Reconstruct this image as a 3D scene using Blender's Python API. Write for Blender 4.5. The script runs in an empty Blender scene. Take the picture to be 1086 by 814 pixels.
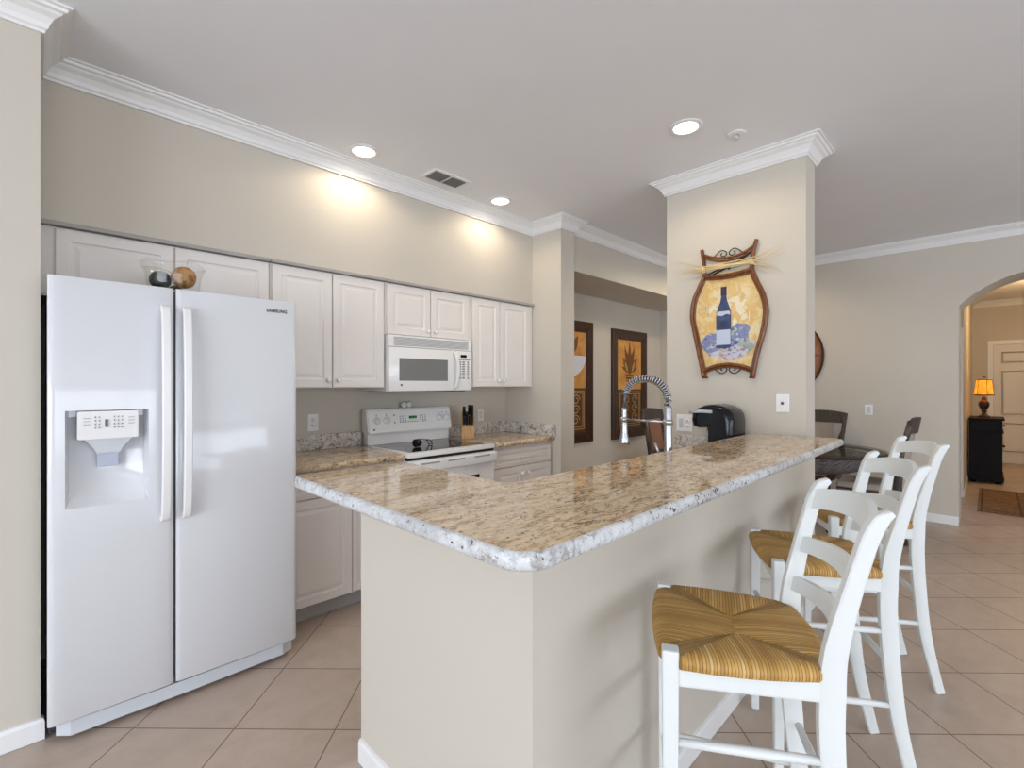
import bpy, bmesh, math, random
from mathutils import Vector, Matrix
random.seed(7)
R2 = math.sqrt(2); PI = math.pi
S = bpy.context.scene
C = S.collection

# ------------------------------------------------------------------ camera, world, lights, exposure
cam_d = bpy.data.cameras.new('camera'); cam = bpy.data.objects.new('camera', cam_d); C.objects.link(cam)
cam_d.sensor_width = 36; cam_d.lens = 507 / 1086 * 36; cam_d.clip_start = .05
cam.location = (0, 0, 1.375); cam.rotation_euler = (PI/2, 0, -PI/4)
S.camera = cam

W = bpy.data.worlds.new('world'); S.world = W; W.use_nodes = True
W.node_tree.nodes['Background'].inputs[0].default_value = (.80, .90, 1.0, 1)
W.node_tree.nodes['Background'].inputs[1].default_value = 2.0

S.view_settings.view_transform = 'Standard'; S.view_settings.look = 'None'
S.view_settings.gamma = 1; S.view_settings.use_curve_mapping = False
S.view_settings.exposure = 0.0

def area(name, loc, rot, sx, sy, power, col=(1, 1, 1)):
    d = bpy.data.lights.new(name, 'AREA'); d.shape = 'RECTANGLE'; d.size = sx; d.size_y = sy
    d.energy = power; d.color = col
    o = bpy.data.objects.new(name, d); C.objects.link(o); o.location = loc; o.rotation_euler = rot
    return o
# daylight coming through the real windows behind the camera
area('daylight_side', (-5.75, -1.5, 1.35), (0, -math.radians(78), 0), 2.4, 6.2, 320, (.83, .90, 1))
area('daylight_rear', (1.2, -6.55, 1.35), (math.radians(78), 0, 0), 7.2, 2.4, 170, (.83, .90, 1))

def spot(loc, power, col=(1, .83, .60)):
    d = bpy.data.lights.new('recessed_lamp', 'SPOT'); d.energy = power; d.color = col
    d.spot_size = math.radians(165); d.spot_blend = .45; d.shadow_soft_size = .05
    o = bpy.data.objects.new('recessed_lamp', d); C.objects.link(o); o.location = loc
    return o

# ------------------------------------------------------------------ materials
MATS = {}
def mat(name, col, rough=.5, metal=0, **kw):
    m = bpy.data.materials.new(name); m.use_nodes = True
    b = m.node_tree.nodes['Principled BSDF']
    b.inputs['Base Color'].default_value = (*col, 1); b.inputs['Roughness'].default_value = rough
    b.inputs['Metallic'].default_value = metal
    for k, v in kw.items():
        b.inputs[k.replace('_', ' ')].default_value = v
    MATS[name] = m
    return m
def srgb(r, g, b):
    f = lambda c: c/12.92 if c <= .04045 else ((c+.055)/1.055)**2.4
    return tuple(f(x/255) for x in (r, g, b))
class NT:
    def __init__(s, m): s.t = m.node_tree; s.b = s.t.nodes['Principled BSDF']
    def n(s, typ, **kw):
        x = s.t.nodes.new(typ)
        for k, v in kw.items(): setattr(x, k, v)
        return x
    def l(s, a, b): s.t.links.new(a, b)
    def coord(s, scale=(1, 1, 1), rot=(0, 0, 0), out='Object'):
        tc = s.n('ShaderNodeTexCoord'); mp = s.n('ShaderNodeMapping')
        mp.inputs['Scale'].default_value = scale; mp.inputs['Rotation'].default_value = rot
        s.l(tc.outputs[out], mp.inputs[0]); return mp.outputs[0]
    def noise(s, vec, scale, detail=4, rough=.55, out='Fac', dist=0):
        x = s.n('ShaderNodeTexNoise'); x.inputs['Scale'].default_value = scale
        x.inputs['Detail'].default_value = detail; x.inputs['Roughness'].default_value = rough
        x.inputs['Distortion'].default_value = dist
        s.l(vec, x.inputs['Vector']); return x.outputs[out]
    def ramp(s, fac, stops, interp='LINEAR'):
        x = s.n('ShaderNodeValToRGB'); e = x.color_ramp.elements; x.color_ramp.interpolation = interp
        while len(e) < len(stops): e.new(.5)
        for i, (p, c) in enumerate(stops): e[i].position = p; e[i].color = (*c, 1)
        s.l(fac, x.inputs[0]); return x.outputs[0]
    def mix(s, fac, a, b, mode='MIX'):
        x = s.n('ShaderNodeMix', data_type='RGBA', blend_type=mode)
        for sock, v in ((x.inputs['Factor'], fac), (x.inputs['A'], a), (x.inputs['B'], b)): pass
        ia = [i for i in x.inputs if i.name == 'A' and i.type == 'RGBA'][0]
        ib = [i for i in x.inputs if i.name == 'B' and i.type == 'RGBA'][0]
        fi = [i for i in x.inputs if i.name == 'Factor' and i.type == 'VALUE'][0]
        for sock, v in ((fi, fac), (ia, a), (ib, b)):
            if hasattr(v, 'links'): s.l(v, sock)
            elif isinstance(v, (int, float)): sock.default_value = v
            else: sock.default_value = (*v, 1)
        return [o for o in x.outputs if o.type == 'RGBA'][0]
    def math(s, op, a, b=None, c=None):
        x = s.n('ShaderNodeMath', operation=op)
        for i, v in enumerate((a, b, c)):
            if v is None: continue
            if hasattr(v, 'links'): s.l(v, x.inputs[i])
            else: x.inputs[i].default_value = v
        return x.outputs[0]
    def bump(s, h, strength=.2, dist=.01):
        x = s.n('ShaderNodeBump'); x.inputs['Strength'].default_value = strength
        x.inputs['Distance'].default_value = dist; s.l(h, x.inputs['Height'])
        s.l(x.outputs[0], s.b.inputs['Normal'])
    def col(s, c): s.l(c, s.b.inputs['Base Color'])

def paint(name, col, bump=.06, rough=.75):
    m = mat(name, col, rough); t = NT(m); v = t.coord()
    n = t.noise(v, 2.2, 2); c = t.mix(n, tuple(x*.97 for x in col), tuple(min(1, x*1.03) for x in col)); t.col(c)
    t.bump(t.noise(v, 180, 3), bump, .003)
    return m
M_wall = paint('beige_wall_paint', srgb(206, 199, 187))
M_ceil = paint('white_ceiling_paint', srgb(240, 242, 247), .1)
M_trim = mat('white_trim_paint', srgb(238, 238, 238), .35)
M_cab = paint('white_cabinet_paint', srgb(236, 230, 225), .02, .4)
M_cabtop = mat('cabinet_edge_strip', srgb(168, 164, 160), .5)
M_toe = mat('grey_toe_kick', srgb(178, 176, 174), .6)
M_knob = mat('white_knob', srgb(240, 240, 238), .2)
M_appl = mat('white_appliance_enamel', srgb(246, 245, 244), .16, Coat_Weight=.4, Coat_Roughness=.05)
M_fr = mat('white_refrigerator_enamel', srgb(222, 224, 228), .13, Coat_Weight=.3, Coat_Roughness=.06)
M_plast = mat('white_plastic', srgb(240, 240, 240), .3)
M_gplast = mat('pale_grey_plastic', srgb(208, 212, 218), .3)
M_dark = mat('dark_gasket', srgb(22, 24, 32), .5)
M_black = mat('black_gloss_plastic', srgb(8, 12, 22), .2, Specular_IOR_Level=.35)
M_blackm = mat('black_handle_plastic', srgb(20, 22, 26), .4)
M_glassblk = mat('black_ceramic_glass', srgb(38, 38, 42), .06)
M_mwglass = mat('grey_microwave_glass', srgb(128, 128, 126), .12)
M_print = mat('grey_printed_marks', srgb(92, 92, 98), .5)
M_letter = mat('dark_lettering', srgb(40, 42, 48), .4)
M_vent = mat('grey_vent_slots', srgb(165, 165, 162), .5)
M_steel = mat('brushed_steel', srgb(190, 192, 196), .26, 1)
M_silver = mat('silver_plastic', srgb(205, 214, 224), .2, .6)
M_grille = mat('dark_grille', srgb(128, 128, 128), .6)
M_iron = mat('dark_wrought_iron', srgb(44, 32, 26), .45, .5)
M_straw = mat('pale_straw', srgb(226, 202, 150), .7)
M_stool = mat('white_stool_paint', srgb(226, 230, 229), .35)
M_led = mat('lit_display', (.02, .25, .05), .3, Emission_Color=(.15, 1, .3, 1), Emission_Strength=.6)

def wood(name, c1, c2, scale=(2, 2, 30), rough=.4):
    m = mat(name, c1, rough); t = NT(m); v = t.coord(scale)
    n = t.noise(v, 3, 5, .6, dist=.6); t.col(t.ramp(n, [(.3, c1), (.7, c2)])); t.bump(n, .08, .003); return m
M_oak = wood('oak_block', srgb(196, 148, 92), srgb(222, 178, 120), (40, 4, 4))
M_rattan = wood('brown_rattan', srgb(72, 38, 18), srgb(146, 88, 42), (30, 30, 3), .3)
M_frame = wood('dark_walnut_frame', srgb(42, 22, 14), srgb(72, 42, 26), (10, 10, 10), .35)
M_disc = wood('brown_wood_disc', srgb(122, 74, 42), srgb(170, 110, 66), (4, 20, 4), .5)
M_darkwood = wood('blackened_wood', srgb(12, 10, 14), srgb(24, 19, 23), (6, 6, 12), .5)
M_darkwood.node_tree.nodes['Principled BSDF'].inputs['Specular IOR Level'].default_value = .15
M_lampbase = wood('dark_carved_bronze', srgb(26, 14, 10), srgb(58, 30, 18), (20, 20, 20), .4)

def floor_mat():
    m = mat('diagonal_floor_tile', (.5, .4, .35), .32); t = NT(m)
    tc = t.n('ShaderNodeTexCoord'); mp = t.n('ShaderNodeMapping'); mp.inputs['Rotation'].default_value = (0, 0, math.radians(45.6))
    t.l(tc.outputs['Object'], mp.inputs[0]); sp = t.n('ShaderNodeSeparateXYZ'); t.l(mp.outputs[0], sp.inputs[0])
    T = .4045
    # rotated by +45 deg: x' = lateral (to the right of the view), y' = depth
    a = t.math('DIVIDE', t.math('ADD', sp.outputs[0], .724 + 40*T), T)
    b = t.math('DIVIDE', t.math('SUBTRACT', sp.outputs[1], 2.30 - 40*T), T)
    def line(v):
        f = t.math('FRACT', v); return t.math('MINIMUM', f, t.math('SUBTRACT', 1.0, f))
    d = t.math('MINIMUM', line(a), line(b))
    g = t.math('LESS_THAN', d, .0065)
    cb = t.n('ShaderNodeCombineXYZ'); t.l(t.math('FLOOR', a), cb.inputs[0]); t.l(t.math('FLOOR', b), cb.inputs[1])
    wn = t.n('ShaderNodeTexWhiteNoise', noise_dimensions='3D'); t.l(cb.outputs[0], wn.inputs['Vector'])
    n = t.noise(t.coord((1, 1, 1), (0, 0, PI/4)), 9, 8, .7)
    n2 = t.noise(t.coord((.5, 2.2, 1), (0, 0, PI/4)), 3, 6, .6)
    base = t.ramp(n, [(.25, srgb(178, 160, 146)), (.75, srgb(206, 188, 174))])
    base = t.mix(.35, base, t.ramp(n2, [(.3, srgb(174, 155, 140)), (.7, srgb(210, 194, 180))]))
    base = t.mix(t.math('MULTIPLY', wn.outputs['Value'], .22), base, srgb(180, 158, 142))
    t.col(t.mix(g, base, srgb(132, 112, 98)))
    t.bump(t.math('SUBTRACT', 1.0, g), .35, .002)
    r = t.n('ShaderNodeMapRange'); t.l(g, r.inputs[0]); r.inputs[3].default_value = .38; r.inputs[4].default_value = .8
    t.l(r.outputs[0], t.b.inputs['Roughness'])
    return m
M_floor = floor_mat()

def granite(name, pale, tan, brown, dark_amt, rough=.07, stretch=(1, 1, 1)):
    m = mat(name, pale, rough); t = NT(m)
    v = t.coord(stretch, (0, 0, PI/4)); v0 = t.coord()
    big = t.noise(v, 7, 6, .65, dist=.8)
    mid = t.noise(v, 24, 8, .74, dist=.6)
    fin = t.noise(v0, 130, 4, .7)
    c = t.ramp(mid, [(.33, brown), (.41, tan), (.48, pale), (.57, tuple(min(1, x*1.14) for x in pale)), (.68, tan)])
    c = t.mix(t.ramp(big, [(.45, (0, 0, 0)), (.68, (.55,)*3)]), c, t.ramp(fin, [(.35, brown), (.62, tan)]))
    vein = t.noise(v, 30, 8, .72, dist=1.0); where = t.noise(v, 5, 4, .6)
    vm = t.math('MULTIPLY', t.ramp(vein, [(.52, (0, 0, 0)), (.60, (.95,)*3)]), t.ramp(where, [(.40, (0, 0, 0)), (.56, (1, 1, 1))]))
    c = t.mix(vm, c, brown)
    sp = t.noise(v0, 75, 4, .65); cl = t.noise(v0, 11, 3, .6)
    sm = t.math('GREATER_THAN', t.math('ADD', sp, t.math('MULTIPLY', cl, .40)), .87 - dark_amt)
    c = t.mix(sm, c, srgb(58, 50, 50))
    sp2 = t.noise(v0, 90, 3, .6)
    c = t.mix(t.math('GREATER_THAN', sp2, .66), c, srgb(240, 236, 230))
    t.col(c)
    if name.startswith('pale'): t.bump(t.math('ADD', fin, mid), .5, .004)
    return m
M_gran = granite('polished_tan_granite', srgb(228, 208, 176), srgb(204, 166, 118), srgb(126, 86, 52), .04, .05, (.8, 2.4, 1))
M_gredge = granite('pale_daylit_granite_edge', srgb(216, 219, 222), srgb(192, 194, 196), srgb(158, 154, 150), .03, .3)  # same stone, daylight on the cut edge painted in as a paler tone
M_grsplash = granite('speckled_granite_backsplash', srgb(220, 218, 214), srgb(192, 180, 166), srgb(126, 108, 96), .05, .12)

def rush():
    m = mat('woven_rush', srgb(176, 134, 70), .55); t = NT(m)
    uv = t.n('ShaderNodeUVMap'); uv.uv_map = 'UVMap'; sp = t.n('ShaderNodeSeparateXYZ'); t.l(uv.outputs[0], sp.inputs[0])
    u = t.math('MULTIPLY', sp.outputs[0], 135.0)        # cords per metre
    u = t.math('ADD', u, t.math('MULTIPLY', t.noise(t.coord(), 9, 2), .8))
    f = t.math('FRACT', u); d = t.math('ABSOLUTE', t.math('SUBTRACT', f, .5))
    wn = t.n('ShaderNodeTexWhiteNoise', noise_dimensions='1D'); t.l(t.math('FLOOR', u), wn.inputs['W'])
    n = t.noise(t.coord(), 16, 5)
    c = t.ramp(wn.outputs['Value'], [(0, srgb(186, 138, 66)), (.5, srgb(206, 160, 86)), (.9, srgb(218, 176, 104)), (1, srgb(240, 218, 164))])
    c = t.mix(t.ramp(n, [(.35, (0, 0, 0)), (.7, (.5,)*3)]), c, srgb(172, 136, 66))
    c = t.mix(t.ramp(d, [(.30, (0, 0, 0)), (.5, (.85,)*3)]), c, srgb(96, 64, 24))
    t.col(c); t.bump(t.math('SUBTRACT', .5, d), .8, .004); return m
M_rush = rush()
def wicker(name, c1, c2):
    m = mat(name, c1, .55); t = NT(m); v = t.coord()
    w = t.n('ShaderNodeTexWave', bands_direction='X'); w.inputs['Scale'].default_value = 26; w.inputs['Distortion'].default_value = 2
    t.l(v, w.inputs['Vector']); n = t.noise(v, 40, 4)
    t.col(t.mix(n, t.ramp(w.outputs['Fac'], [(.2, c1), (.8, c2)]), c1)); t.bump(w.outputs['Fac'], .6, .006); return m
M_wick = wicker('dark_woven_wicker', srgb(50, 43, 38), srgb(124, 110, 98))
M_wick2 = wicker('grey_woven_wicker', srgb(84, 82, 82), srgb(150, 146, 142))
def fabric(name, c):
    m = mat(name, c, .9); t = NT(m); n = t.noise(t.coord(), 160, 3)
    t.col(t.mix(n, tuple(x*.85 for x in c), tuple(min(1, x*1.1) for x in c))); t.bump(n, .3, .002); return m
M_fab = fabric('grey_beige_upholstery', srgb(172, 162, 152))
M_fabb = fabric('brown_upholstery', srgb(146, 104, 80))
def rugmat():
    m = mat('brown_patterned_rug', srgb(110, 80, 56), .95); t = NT(m); v = t.coord()
    n = t.noise(v, 7, 8, .7, dist=1); n2 = t.noise(v, 30, 4)
    c = t.ramp(n, [(.35, srgb(92, 62, 40)), (.5, srgb(150, 116, 82)), (.62, srgb(104, 74, 50)), (.75, srgb(170, 136, 98))])
    t.col(t.mix(.3, c, t.ramp(n2, [(.4, srgb(80, 54, 36)), (.6, srgb(160, 126, 92))]))); t.bump(n2, .4, .004); return m
M_rug = rugmat()
M_rugband = fabric('dark_rug_border', srgb(82, 54, 36))
def art(name, stops, scale=5):
    m = mat(name, stops[0][1], .6); t = NT(m); n = t.noise(t.coord(), scale, 5, .6, dist=.4)
    t.col(t.ramp(n, stops)); return m
M_ayel = art('ochre_watercolour_wash', [(.30, srgb(232, 222, 196)), (.44, srgb(232, 212, 160)), (.56, srgb(222, 182, 108)), (.68, srgb(228, 214, 186))], 9)
M_abot = art('navy_painted_glass', [(.3, srgb(36, 42, 72)), (.7, srgb(72, 92, 140))], 14)
M_abotd = mat('plum_painted_capsule', srgb(66, 44, 66), .6)
M_alab = mat('pale_blue_painted_label', srgb(196, 206, 226), .6)
M_ablue = art('blue_violet_wash', [(.3, srgb(86, 100, 152)), (.45, srgb(146, 154, 190)), (.55, srgb(112, 120, 164)), (.68, srgb(204, 206, 216))], 28)
M_agrape = art('pale_grape_wash', [(.3, srgb(150, 132, 142)), (.55, srgb(212, 196, 192)), (.75, srgb(232, 222, 214))], 40)
M_agreen = art('sage_wash', [(.3, srgb(140, 152, 140)), (.7, srgb(200, 206, 196))], 14)
M_anavy = art('deep_blue_brushwork', [(.3, srgb(60, 74, 122)), (.7, srgb(110, 124, 170))], 20)
M_apale = art('pale_cream_wash', [(.3, srgb(232, 220, 196)), (.7, srgb(240, 228, 196))], 9)
M_aorange = art('soft_orange_wash', [(.3, srgb(226, 184, 112)), (.7, srgb(234, 204, 146))], 9)
M_gold = art('gold_painted_panel', [(.3, srgb(184, 118, 48)), (.5, srgb(206, 146, 72)), (.7, srgb(222, 172, 104))], 5)
M_brpanel = art('brown_painted_panel', [(.3, srgb(74, 46, 26)), (.7, srgb(104, 68, 38))], 10)
M_golddk = mat('bronze_painted_ornament', srgb(116, 72, 28), .6)
M_goldlt = mat('pale_gold_ornament', srgb(186, 150, 92), .5)
M_paleblue = mat('pale_painted_bowl', srgb(222, 224, 236), .5)
def shade():
    m = mat('lit_amber_shade', srgb(220, 120, 30), .8); t = NT(m); n = t.noise(t.coord(), 14, 4)
    c = t.ramp(n, [(.3, (.9, .22, .01)), (.7, (1, .42, .04))]); t.col(c); t.l(c, t.b.inputs['Emission Color'])
    t.b.inputs['Emission Strength'].default_value = 1.0; return m
M_shade = shade()
M_bulb = mat('lit_recessed_lens', (1, 1, 1), .5, Emission_Color=(1, .95, .86, 1), Emission_Strength=6)
M_door = paint('white_door_paint', srgb(226, 222, 216), .02, .4)
def thin_glass(name, tint=(1, 1, 1), refl=1.0):
    m = bpy.data.materials.new(name); m.use_nodes = True; t = m.node_tree; t.nodes.clear()
    out = t.nodes.new('ShaderNodeOutputMaterial'); mx = t.nodes.new('ShaderNodeMixShader')
    tr = t.nodes.new('ShaderNodeBsdfTransparent'); tr.inputs[0].default_value = (*tint, 1)
    gl = t.nodes.new('ShaderNodeBsdfGlossy'); gl.inputs['Roughness'].default_value = .03
    lw = t.nodes.new('ShaderNodeLayerWeight'); lw.inputs[0].default_value = .5; pw = t.nodes.new('ShaderNodeMath'); pw.operation = 'POWER'; pw.inputs[1].default_value = 4; t.links.new(lw.outputs['Facing'], pw.inputs[0]); fr = t.nodes.new('ShaderNodeMath'); fr.operation = 'MULTIPLY_ADD'; fr.inputs[1].default_value = .3; fr.inputs[2].default_value = .025; t.links.new(pw.outputs[0], fr.inputs[0])
    t.links.new(fr.outputs[0], mx.inputs[0]); t.links.new(tr.outputs[0], mx.inputs[1]); t.links.new(gl.outputs[0], mx.inputs[2])
    t.links.new(mx.outputs[0], out.inputs[0]); return m
M_pane = thin_glass('window_glass')
M_tglass = thin_glass('grey_table_glass', (.80, .79, .78))
M_bowl = thin_glass('clear_bowl_glass', (.985, .985, .98))
def ball(name, a, b, sc=18):
    m = mat(name, a, .35); t = NT(m); v = t.coord(); n = t.n('ShaderNodeTexVoronoi'); n.inputs['Scale'].default_value = sc; t.l(v, n.inputs['Vector'])
    t.col(t.ramp(n.outputs['Distance'], [(.1, a), (.6, b)])); t.bump(n.outputs['Distance'], .7, .006); return m
M_ballbr = ball('brown_shell_ball', srgb(120, 78, 40), srgb(186, 140, 88), 45)
M_ballgy = ball('charcoal_woven_ball', srgb(20, 20, 20), srgb(62, 62, 60), 60)

# ------------------------------------------------------------------ mesh helpers
def nb(): return bmesh.new()
def quad(bm, pts, mi=0):
    f = bm.faces.new([bm.verts.new(p) for p in pts]); f.material_index = mi; return f
def box(bm, x0, x1, y0, y1, z0, z1, bev=0, mi=0, seg=2):
    vs = [bm.verts.new((x, y, z)) for x in (x0, x1) for y in (y0, y1) for z in (z0, z1)]
    fs = [bm.faces.new([vs[i] for i in q]) for q in ((0, 1, 3, 2), (4, 6, 7, 5), (0, 4, 5, 1), (2, 3, 7, 6), (0, 2, 6, 4), (1, 5, 7, 3))]
    for f in fs: f.material_index = mi
    if bev > 0:
        ed = {e for f in fs for e in f.edges}
        r = bmesh.ops.bevel(bm, geom=list(ed), offset=bev, segments=seg, profile=.5, affect='EDGES', clamp_overlap=True)
        for f in r['faces']: f.material_index = mi
    return vs
def prism(bm, poly, axis, a, b, mi=0):
    """extrude a 2D polygon along axis (0 x, 1 y, 2 z) from a to b"""
    def P(p, t):
        if axis == 0: return (t, p[0], p[1])
        if axis == 1: return (p[0], t, p[1])
        return (p[0], p[1], t)
    va = [bm.verts.new(P(p, a)) for p in poly]; vb = [bm.verts.new(P(p, b)) for p in poly]
    n = len(poly)
    for i in range(n):
        f = bm.faces.new((va[i], va[(i+1) % n], vb[(i+1) % n], vb[i])); f.material_index = mi
    f = bm.faces.new(va); f.material_index = mi; f = bm.faces.new(vb[::-1]); f.material_index = mi
def lathe(bm, prof, c=(0, 0, 0), n=24, axis='z', mi=0, cap=True):
    rings = []
    for r, h in prof:
        ring = []
        for k in range(n):
            a = 2*PI*k/n
            p = (r*math.cos(a), r*math.sin(a), h)
            if axis == 'y': p = (p[0], p[2], p[1])
            if axis == 'x': p = (p[2], p[0], p[1])
            if axis == '-y': p = (p[0], -p[2], p[1])
            ring.append(bm.verts.new((p[0]+c[0], p[1]+c[1], p[2]+c[2])))
        rings.append(ring)
    for A, B in zip(rings, rings[1:]):
        for k in range(n):
            f = bm.faces.new((A[k], A[(k+1) % n], B[(k+1) % n], B[k])); f.material_index = mi; f.smooth = True
    if cap:
        for r in (rings[0], rings[-1]):
            f = bm.faces.new(r); f.material_index = mi
def tube(bm, pts, rad, n=8, mi=0, flat=None, up=None, smooth=True):
    """sweep a circle (or an ellipse flat=(a, b)) along pts; rad is a number or a list"""
    pts = [Vector(p) for p in pts]; N = len(pts)
    rads = rad if isinstance(rad, (list, tuple)) else [rad]*N
    rings = []; prev = None
    for i, p in enumerate(pts):
        t = (pts[min(i+1, N-1)] - pts[max(i-1, 0)]).normalized()
        if up is not None: u = Vector(up) - t*t.dot(Vector(up))
        elif prev is None:
            u = Vector((0, 0, 1)) if abs(t.z) < .9 else Vector((1, 0, 0)); u = u - t*t.dot(u)
        else: u = prev - t*t.dot(prev)
        u.normalize(); prev = u; w = t.cross(u)
        r = rads[i]
        rings.append([bm.verts.new(p + (u*math.cos(2*PI*k/n) + w*math.sin(2*PI*k/n))*r) for k in range(n)])
    for A, B in zip(rings, rings[1:]):
        for k in range(n):
            f = bm.faces.new((A[k], A[(k+1) % n], B[(k+1) % n], B[k])); f.smooth = smooth; f.material_index = mi
    for r in (rings[0], rings[-1]): bm.faces.new(r).material_index = mi
def bar(bm, pts, wv, th_w, th_h, mi=0):
    """sweep a rectangle along pts; wv = vector giving the width axis, th_h across the other one"""
    pts = [Vector(p) for p in pts]; N = len(pts); wv = Vector(wv).normalized(); rings = []
    ths = th_h if isinstance(th_h, (list, tuple)) else [th_h]*N
    for i, p in enumerate(pts):
        t = (pts[min(i+1, N-1)] - pts[max(i-1, 0)]).normalized()
        n = t.cross(wv).normalized(); w = wv*th_w/2; h = n*ths[i]/2; ch = .78
        rings.append([bm.verts.new(p+q) for q in (w*ch+h, w+h*ch, w-h*ch, w*ch-h, -w*ch-h, -w-h*ch, -w+h*ch, -w*ch+h)])
    for A, B in zip(rings, rings[1:]):
        for k in range(8): bm.faces.new((A[k], B[k], B[(k+1) % 8], A[(k+1) % 8])).material_index = mi
    bm.faces.new(rings[0]).material_index = mi; bm.faces.new(rings[-1][::-1]).material_index = mi
def bez(pts, n=8):
    """Catmull-Rom through pts"""
    P = [Vector(p) for p in pts]; P = [P[0]*2-P[1]] + P + [P[-1]*2-P[-2]]; out = []
    for i in range(1, len(P)-2):
        for k in range(n):
            t = k/n
            out.append(.5*((2*P[i]) + (-P[i-1]+P[i+1])*t + (2*P[i-1]-5*P[i]+4*P[i+1]-P[i+2])*t*t + (-P[i-1]+3*P[i]-3*P[i+1]+P[i+2])*t**3))
    out.append(P[-2]); return out
def sphere(bm, c, r, sc=(1, 1, 1), u=20, v=12, mi=0):
    ret = bmesh.ops.create_uvsphere(bm, u_segments=u, v_segments=v, radius=r)
    for x in ret['verts']: x.co = Vector((x.co.x*sc[0]+c[0], x.co.y*sc[1]+c[1], x.co.z*sc[2]+c[2]))
    for f in {f for x in ret['verts'] for f in x.link_faces}: f.smooth = True; f.material_index = mi

ROOT = {}
def obj(name, bm, mats, parent=None, smooth=None):
    """ONE mesh object, built in world coordinates; under a parent it keeps that parent's base as its origin"""
    bmesh.ops.recalc_face_normals(bm, faces=bm.faces)
    if parent is not None:
        L = ROOT[parent.name]
        bmesh.ops.translate(bm, verts=bm.verts, vec=-L)
    me = bpy.data.meshes.new(name); bm.to_mesh(me); bm.free()
    for m in (mats if isinstance(mats, (list, tuple)) else [mats]): me.materials.append(m)
    o = bpy.data.objects.new(name, me); C.objects.link(o)
    if parent is not None:
        o.parent = parent; ROOT[o.name] = ROOT[parent.name]
    else: ROOT[o.name] = Vector((0, 0, 0))
    if smooth is not None:
        me.shade_smooth() if smooth == 'all' else me.set_sharp_from_angle(angle=math.radians(smooth))
        if smooth != 'all':
            for p in me.polygons: p.use_smooth = True
    return o
def thing(name, label, cat, loc, group=None):
    o = bpy.data.objects.new(name, None); C.objects.link(o); o.location = loc; o.empty_display_size = .1
    o['label'] = label; o['category'] = cat
    if group: o['group'] = group
    ROOT[o.name] = Vector(loc); return o
def tag(o, label, cat, group=None):
    o['label'] = label; o['category'] = cat
    if group: o['group'] = group
    return o
def struct(name, bm, m, parent=None):
    o = obj(name, bm, m, parent)
    if parent is None: o['kind'] = 'structure'
    return o
def copy_tree(o, parent=None):
    c = o.copy(); C.objects.link(c); ROOT[c.name] = ROOT[o.name]
    if parent is not None: c.parent = parent
    for ch in list(o.children): copy_tree(ch, c)
    return c

# ------------------------------------------------------------------ the setting
CEIL = 2.83
bm = nb(); box(bm, -5.6, 13, -6.4, 4.6, -.1, 0); struct('floor', bm, M_floor)
bm = nb(); box(bm, -5.6, 13, -6.4, 4.6, CEIL, CEIL+.1); struct('ceiling', bm, M_ceil)
bm = nb(); box(bm, -5.6, 6.54, 3.34, 3.5, 0, CEIL); struct('wall_back', bm, M_wall)
# bulkhead over the kitchen cabinets and the one over the dining niche
bm = nb(); box(bm, .018, 3.25, 2.985, 3.34, 2.108, CEIL); struct('wall_bulkhead', bm, M_wall)
bm = nb(); box(bm, 3.44, 6.34, 2.69, 3.34, 2.41, CEIL); struct('wall_niche_header', bm, M_wall)
bm = nb(); box(bm, 3.25, 3.44, 2.647, 3.34, 0, CEIL); struct('wall_stub', bm, M_wall)
bm = nb(); box(bm, 3.25, 3.45, .775, 1.66, 0, CEIL); struct('wall_pillar', bm, M_wall)
bm = nb(); box(bm, -5.6, .018, 2.6, 3.34, 0, CEIL); struct('wall_left', bm, M_wall)
# half wall of the breakfast bar, L shaped in plan
bm = nb(); prism(bm, [(.845, .775), (3.25, .775), (3.25, .90), (.97, .90), (.97, 1.624), (.845, 1.624)], 2, 0, 1.0275)
struct('wall_peninsula', bm, M_wall)
# far wall with the arched opening
cy, cz, rr = -.40, 1.605, .81
y1, y0 = .215, -1.015
a1 = math.asin((y1-cy)/rr)
arc = [(cy + rr*math.sin(a1 - 2*a1*k/24), cz + rr*math.cos(a1 - 2*a1*k/24)) for k in range(25)]
bm = nb(); XA, XB = 6.34, 6.86
for x in (XA, XB):
    quad(bm, [(x, 3.34, 0), (x, y1, 0), (x, y1, CEIL), (x, 3.34, CEIL)]); quad(bm, [(x, y0, 0), (x, -6.4, 0), (x, -6.4, CEIL), (x, y0, CEIL)])
    for p, q in zip(arc, arc[1:]): quad(bm, [(x, p[0], p[1]), (x, q[0], q[1]), (x, q[0], CEIL), (x, p[0], CEIL)])
for p, q in zip([(y1, 0)]+arc+[(y0, 0)], arc+[(y0, 0)]): quad(bm, [(XA, p[0], p[1]), (XA, q[0], q[1]), (XB, q[0], q[1]), (XB, p[0], p[1])])
bmesh.ops.remove_doubles(bm, verts=bm.verts, dist=1e-5)
struct('wall_far', bm, M_wall)
# hall beyond the arch
bm = nb(); box(bm, 8.0, 12.0, .23, .40, 0, CEIL); struct('wall_hall_left', bm, M_wall)
bm = nb(); box(bm, 6.86, 8.4, 1.6, 1.75, 0, CEIL); struct('wall_hall_recess', bm, M_wall)
bm = nb(); box(bm, 6.86, 12.0, -1.75, -1.6, 0, CEIL); struct('wall_hall_right', bm, M_wall)
bm = nb(); box(bm, 11.9, 12.1, -1.75, .40, 0, CEIL); struct('wall_hall_end', bm, M_wall)
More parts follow.
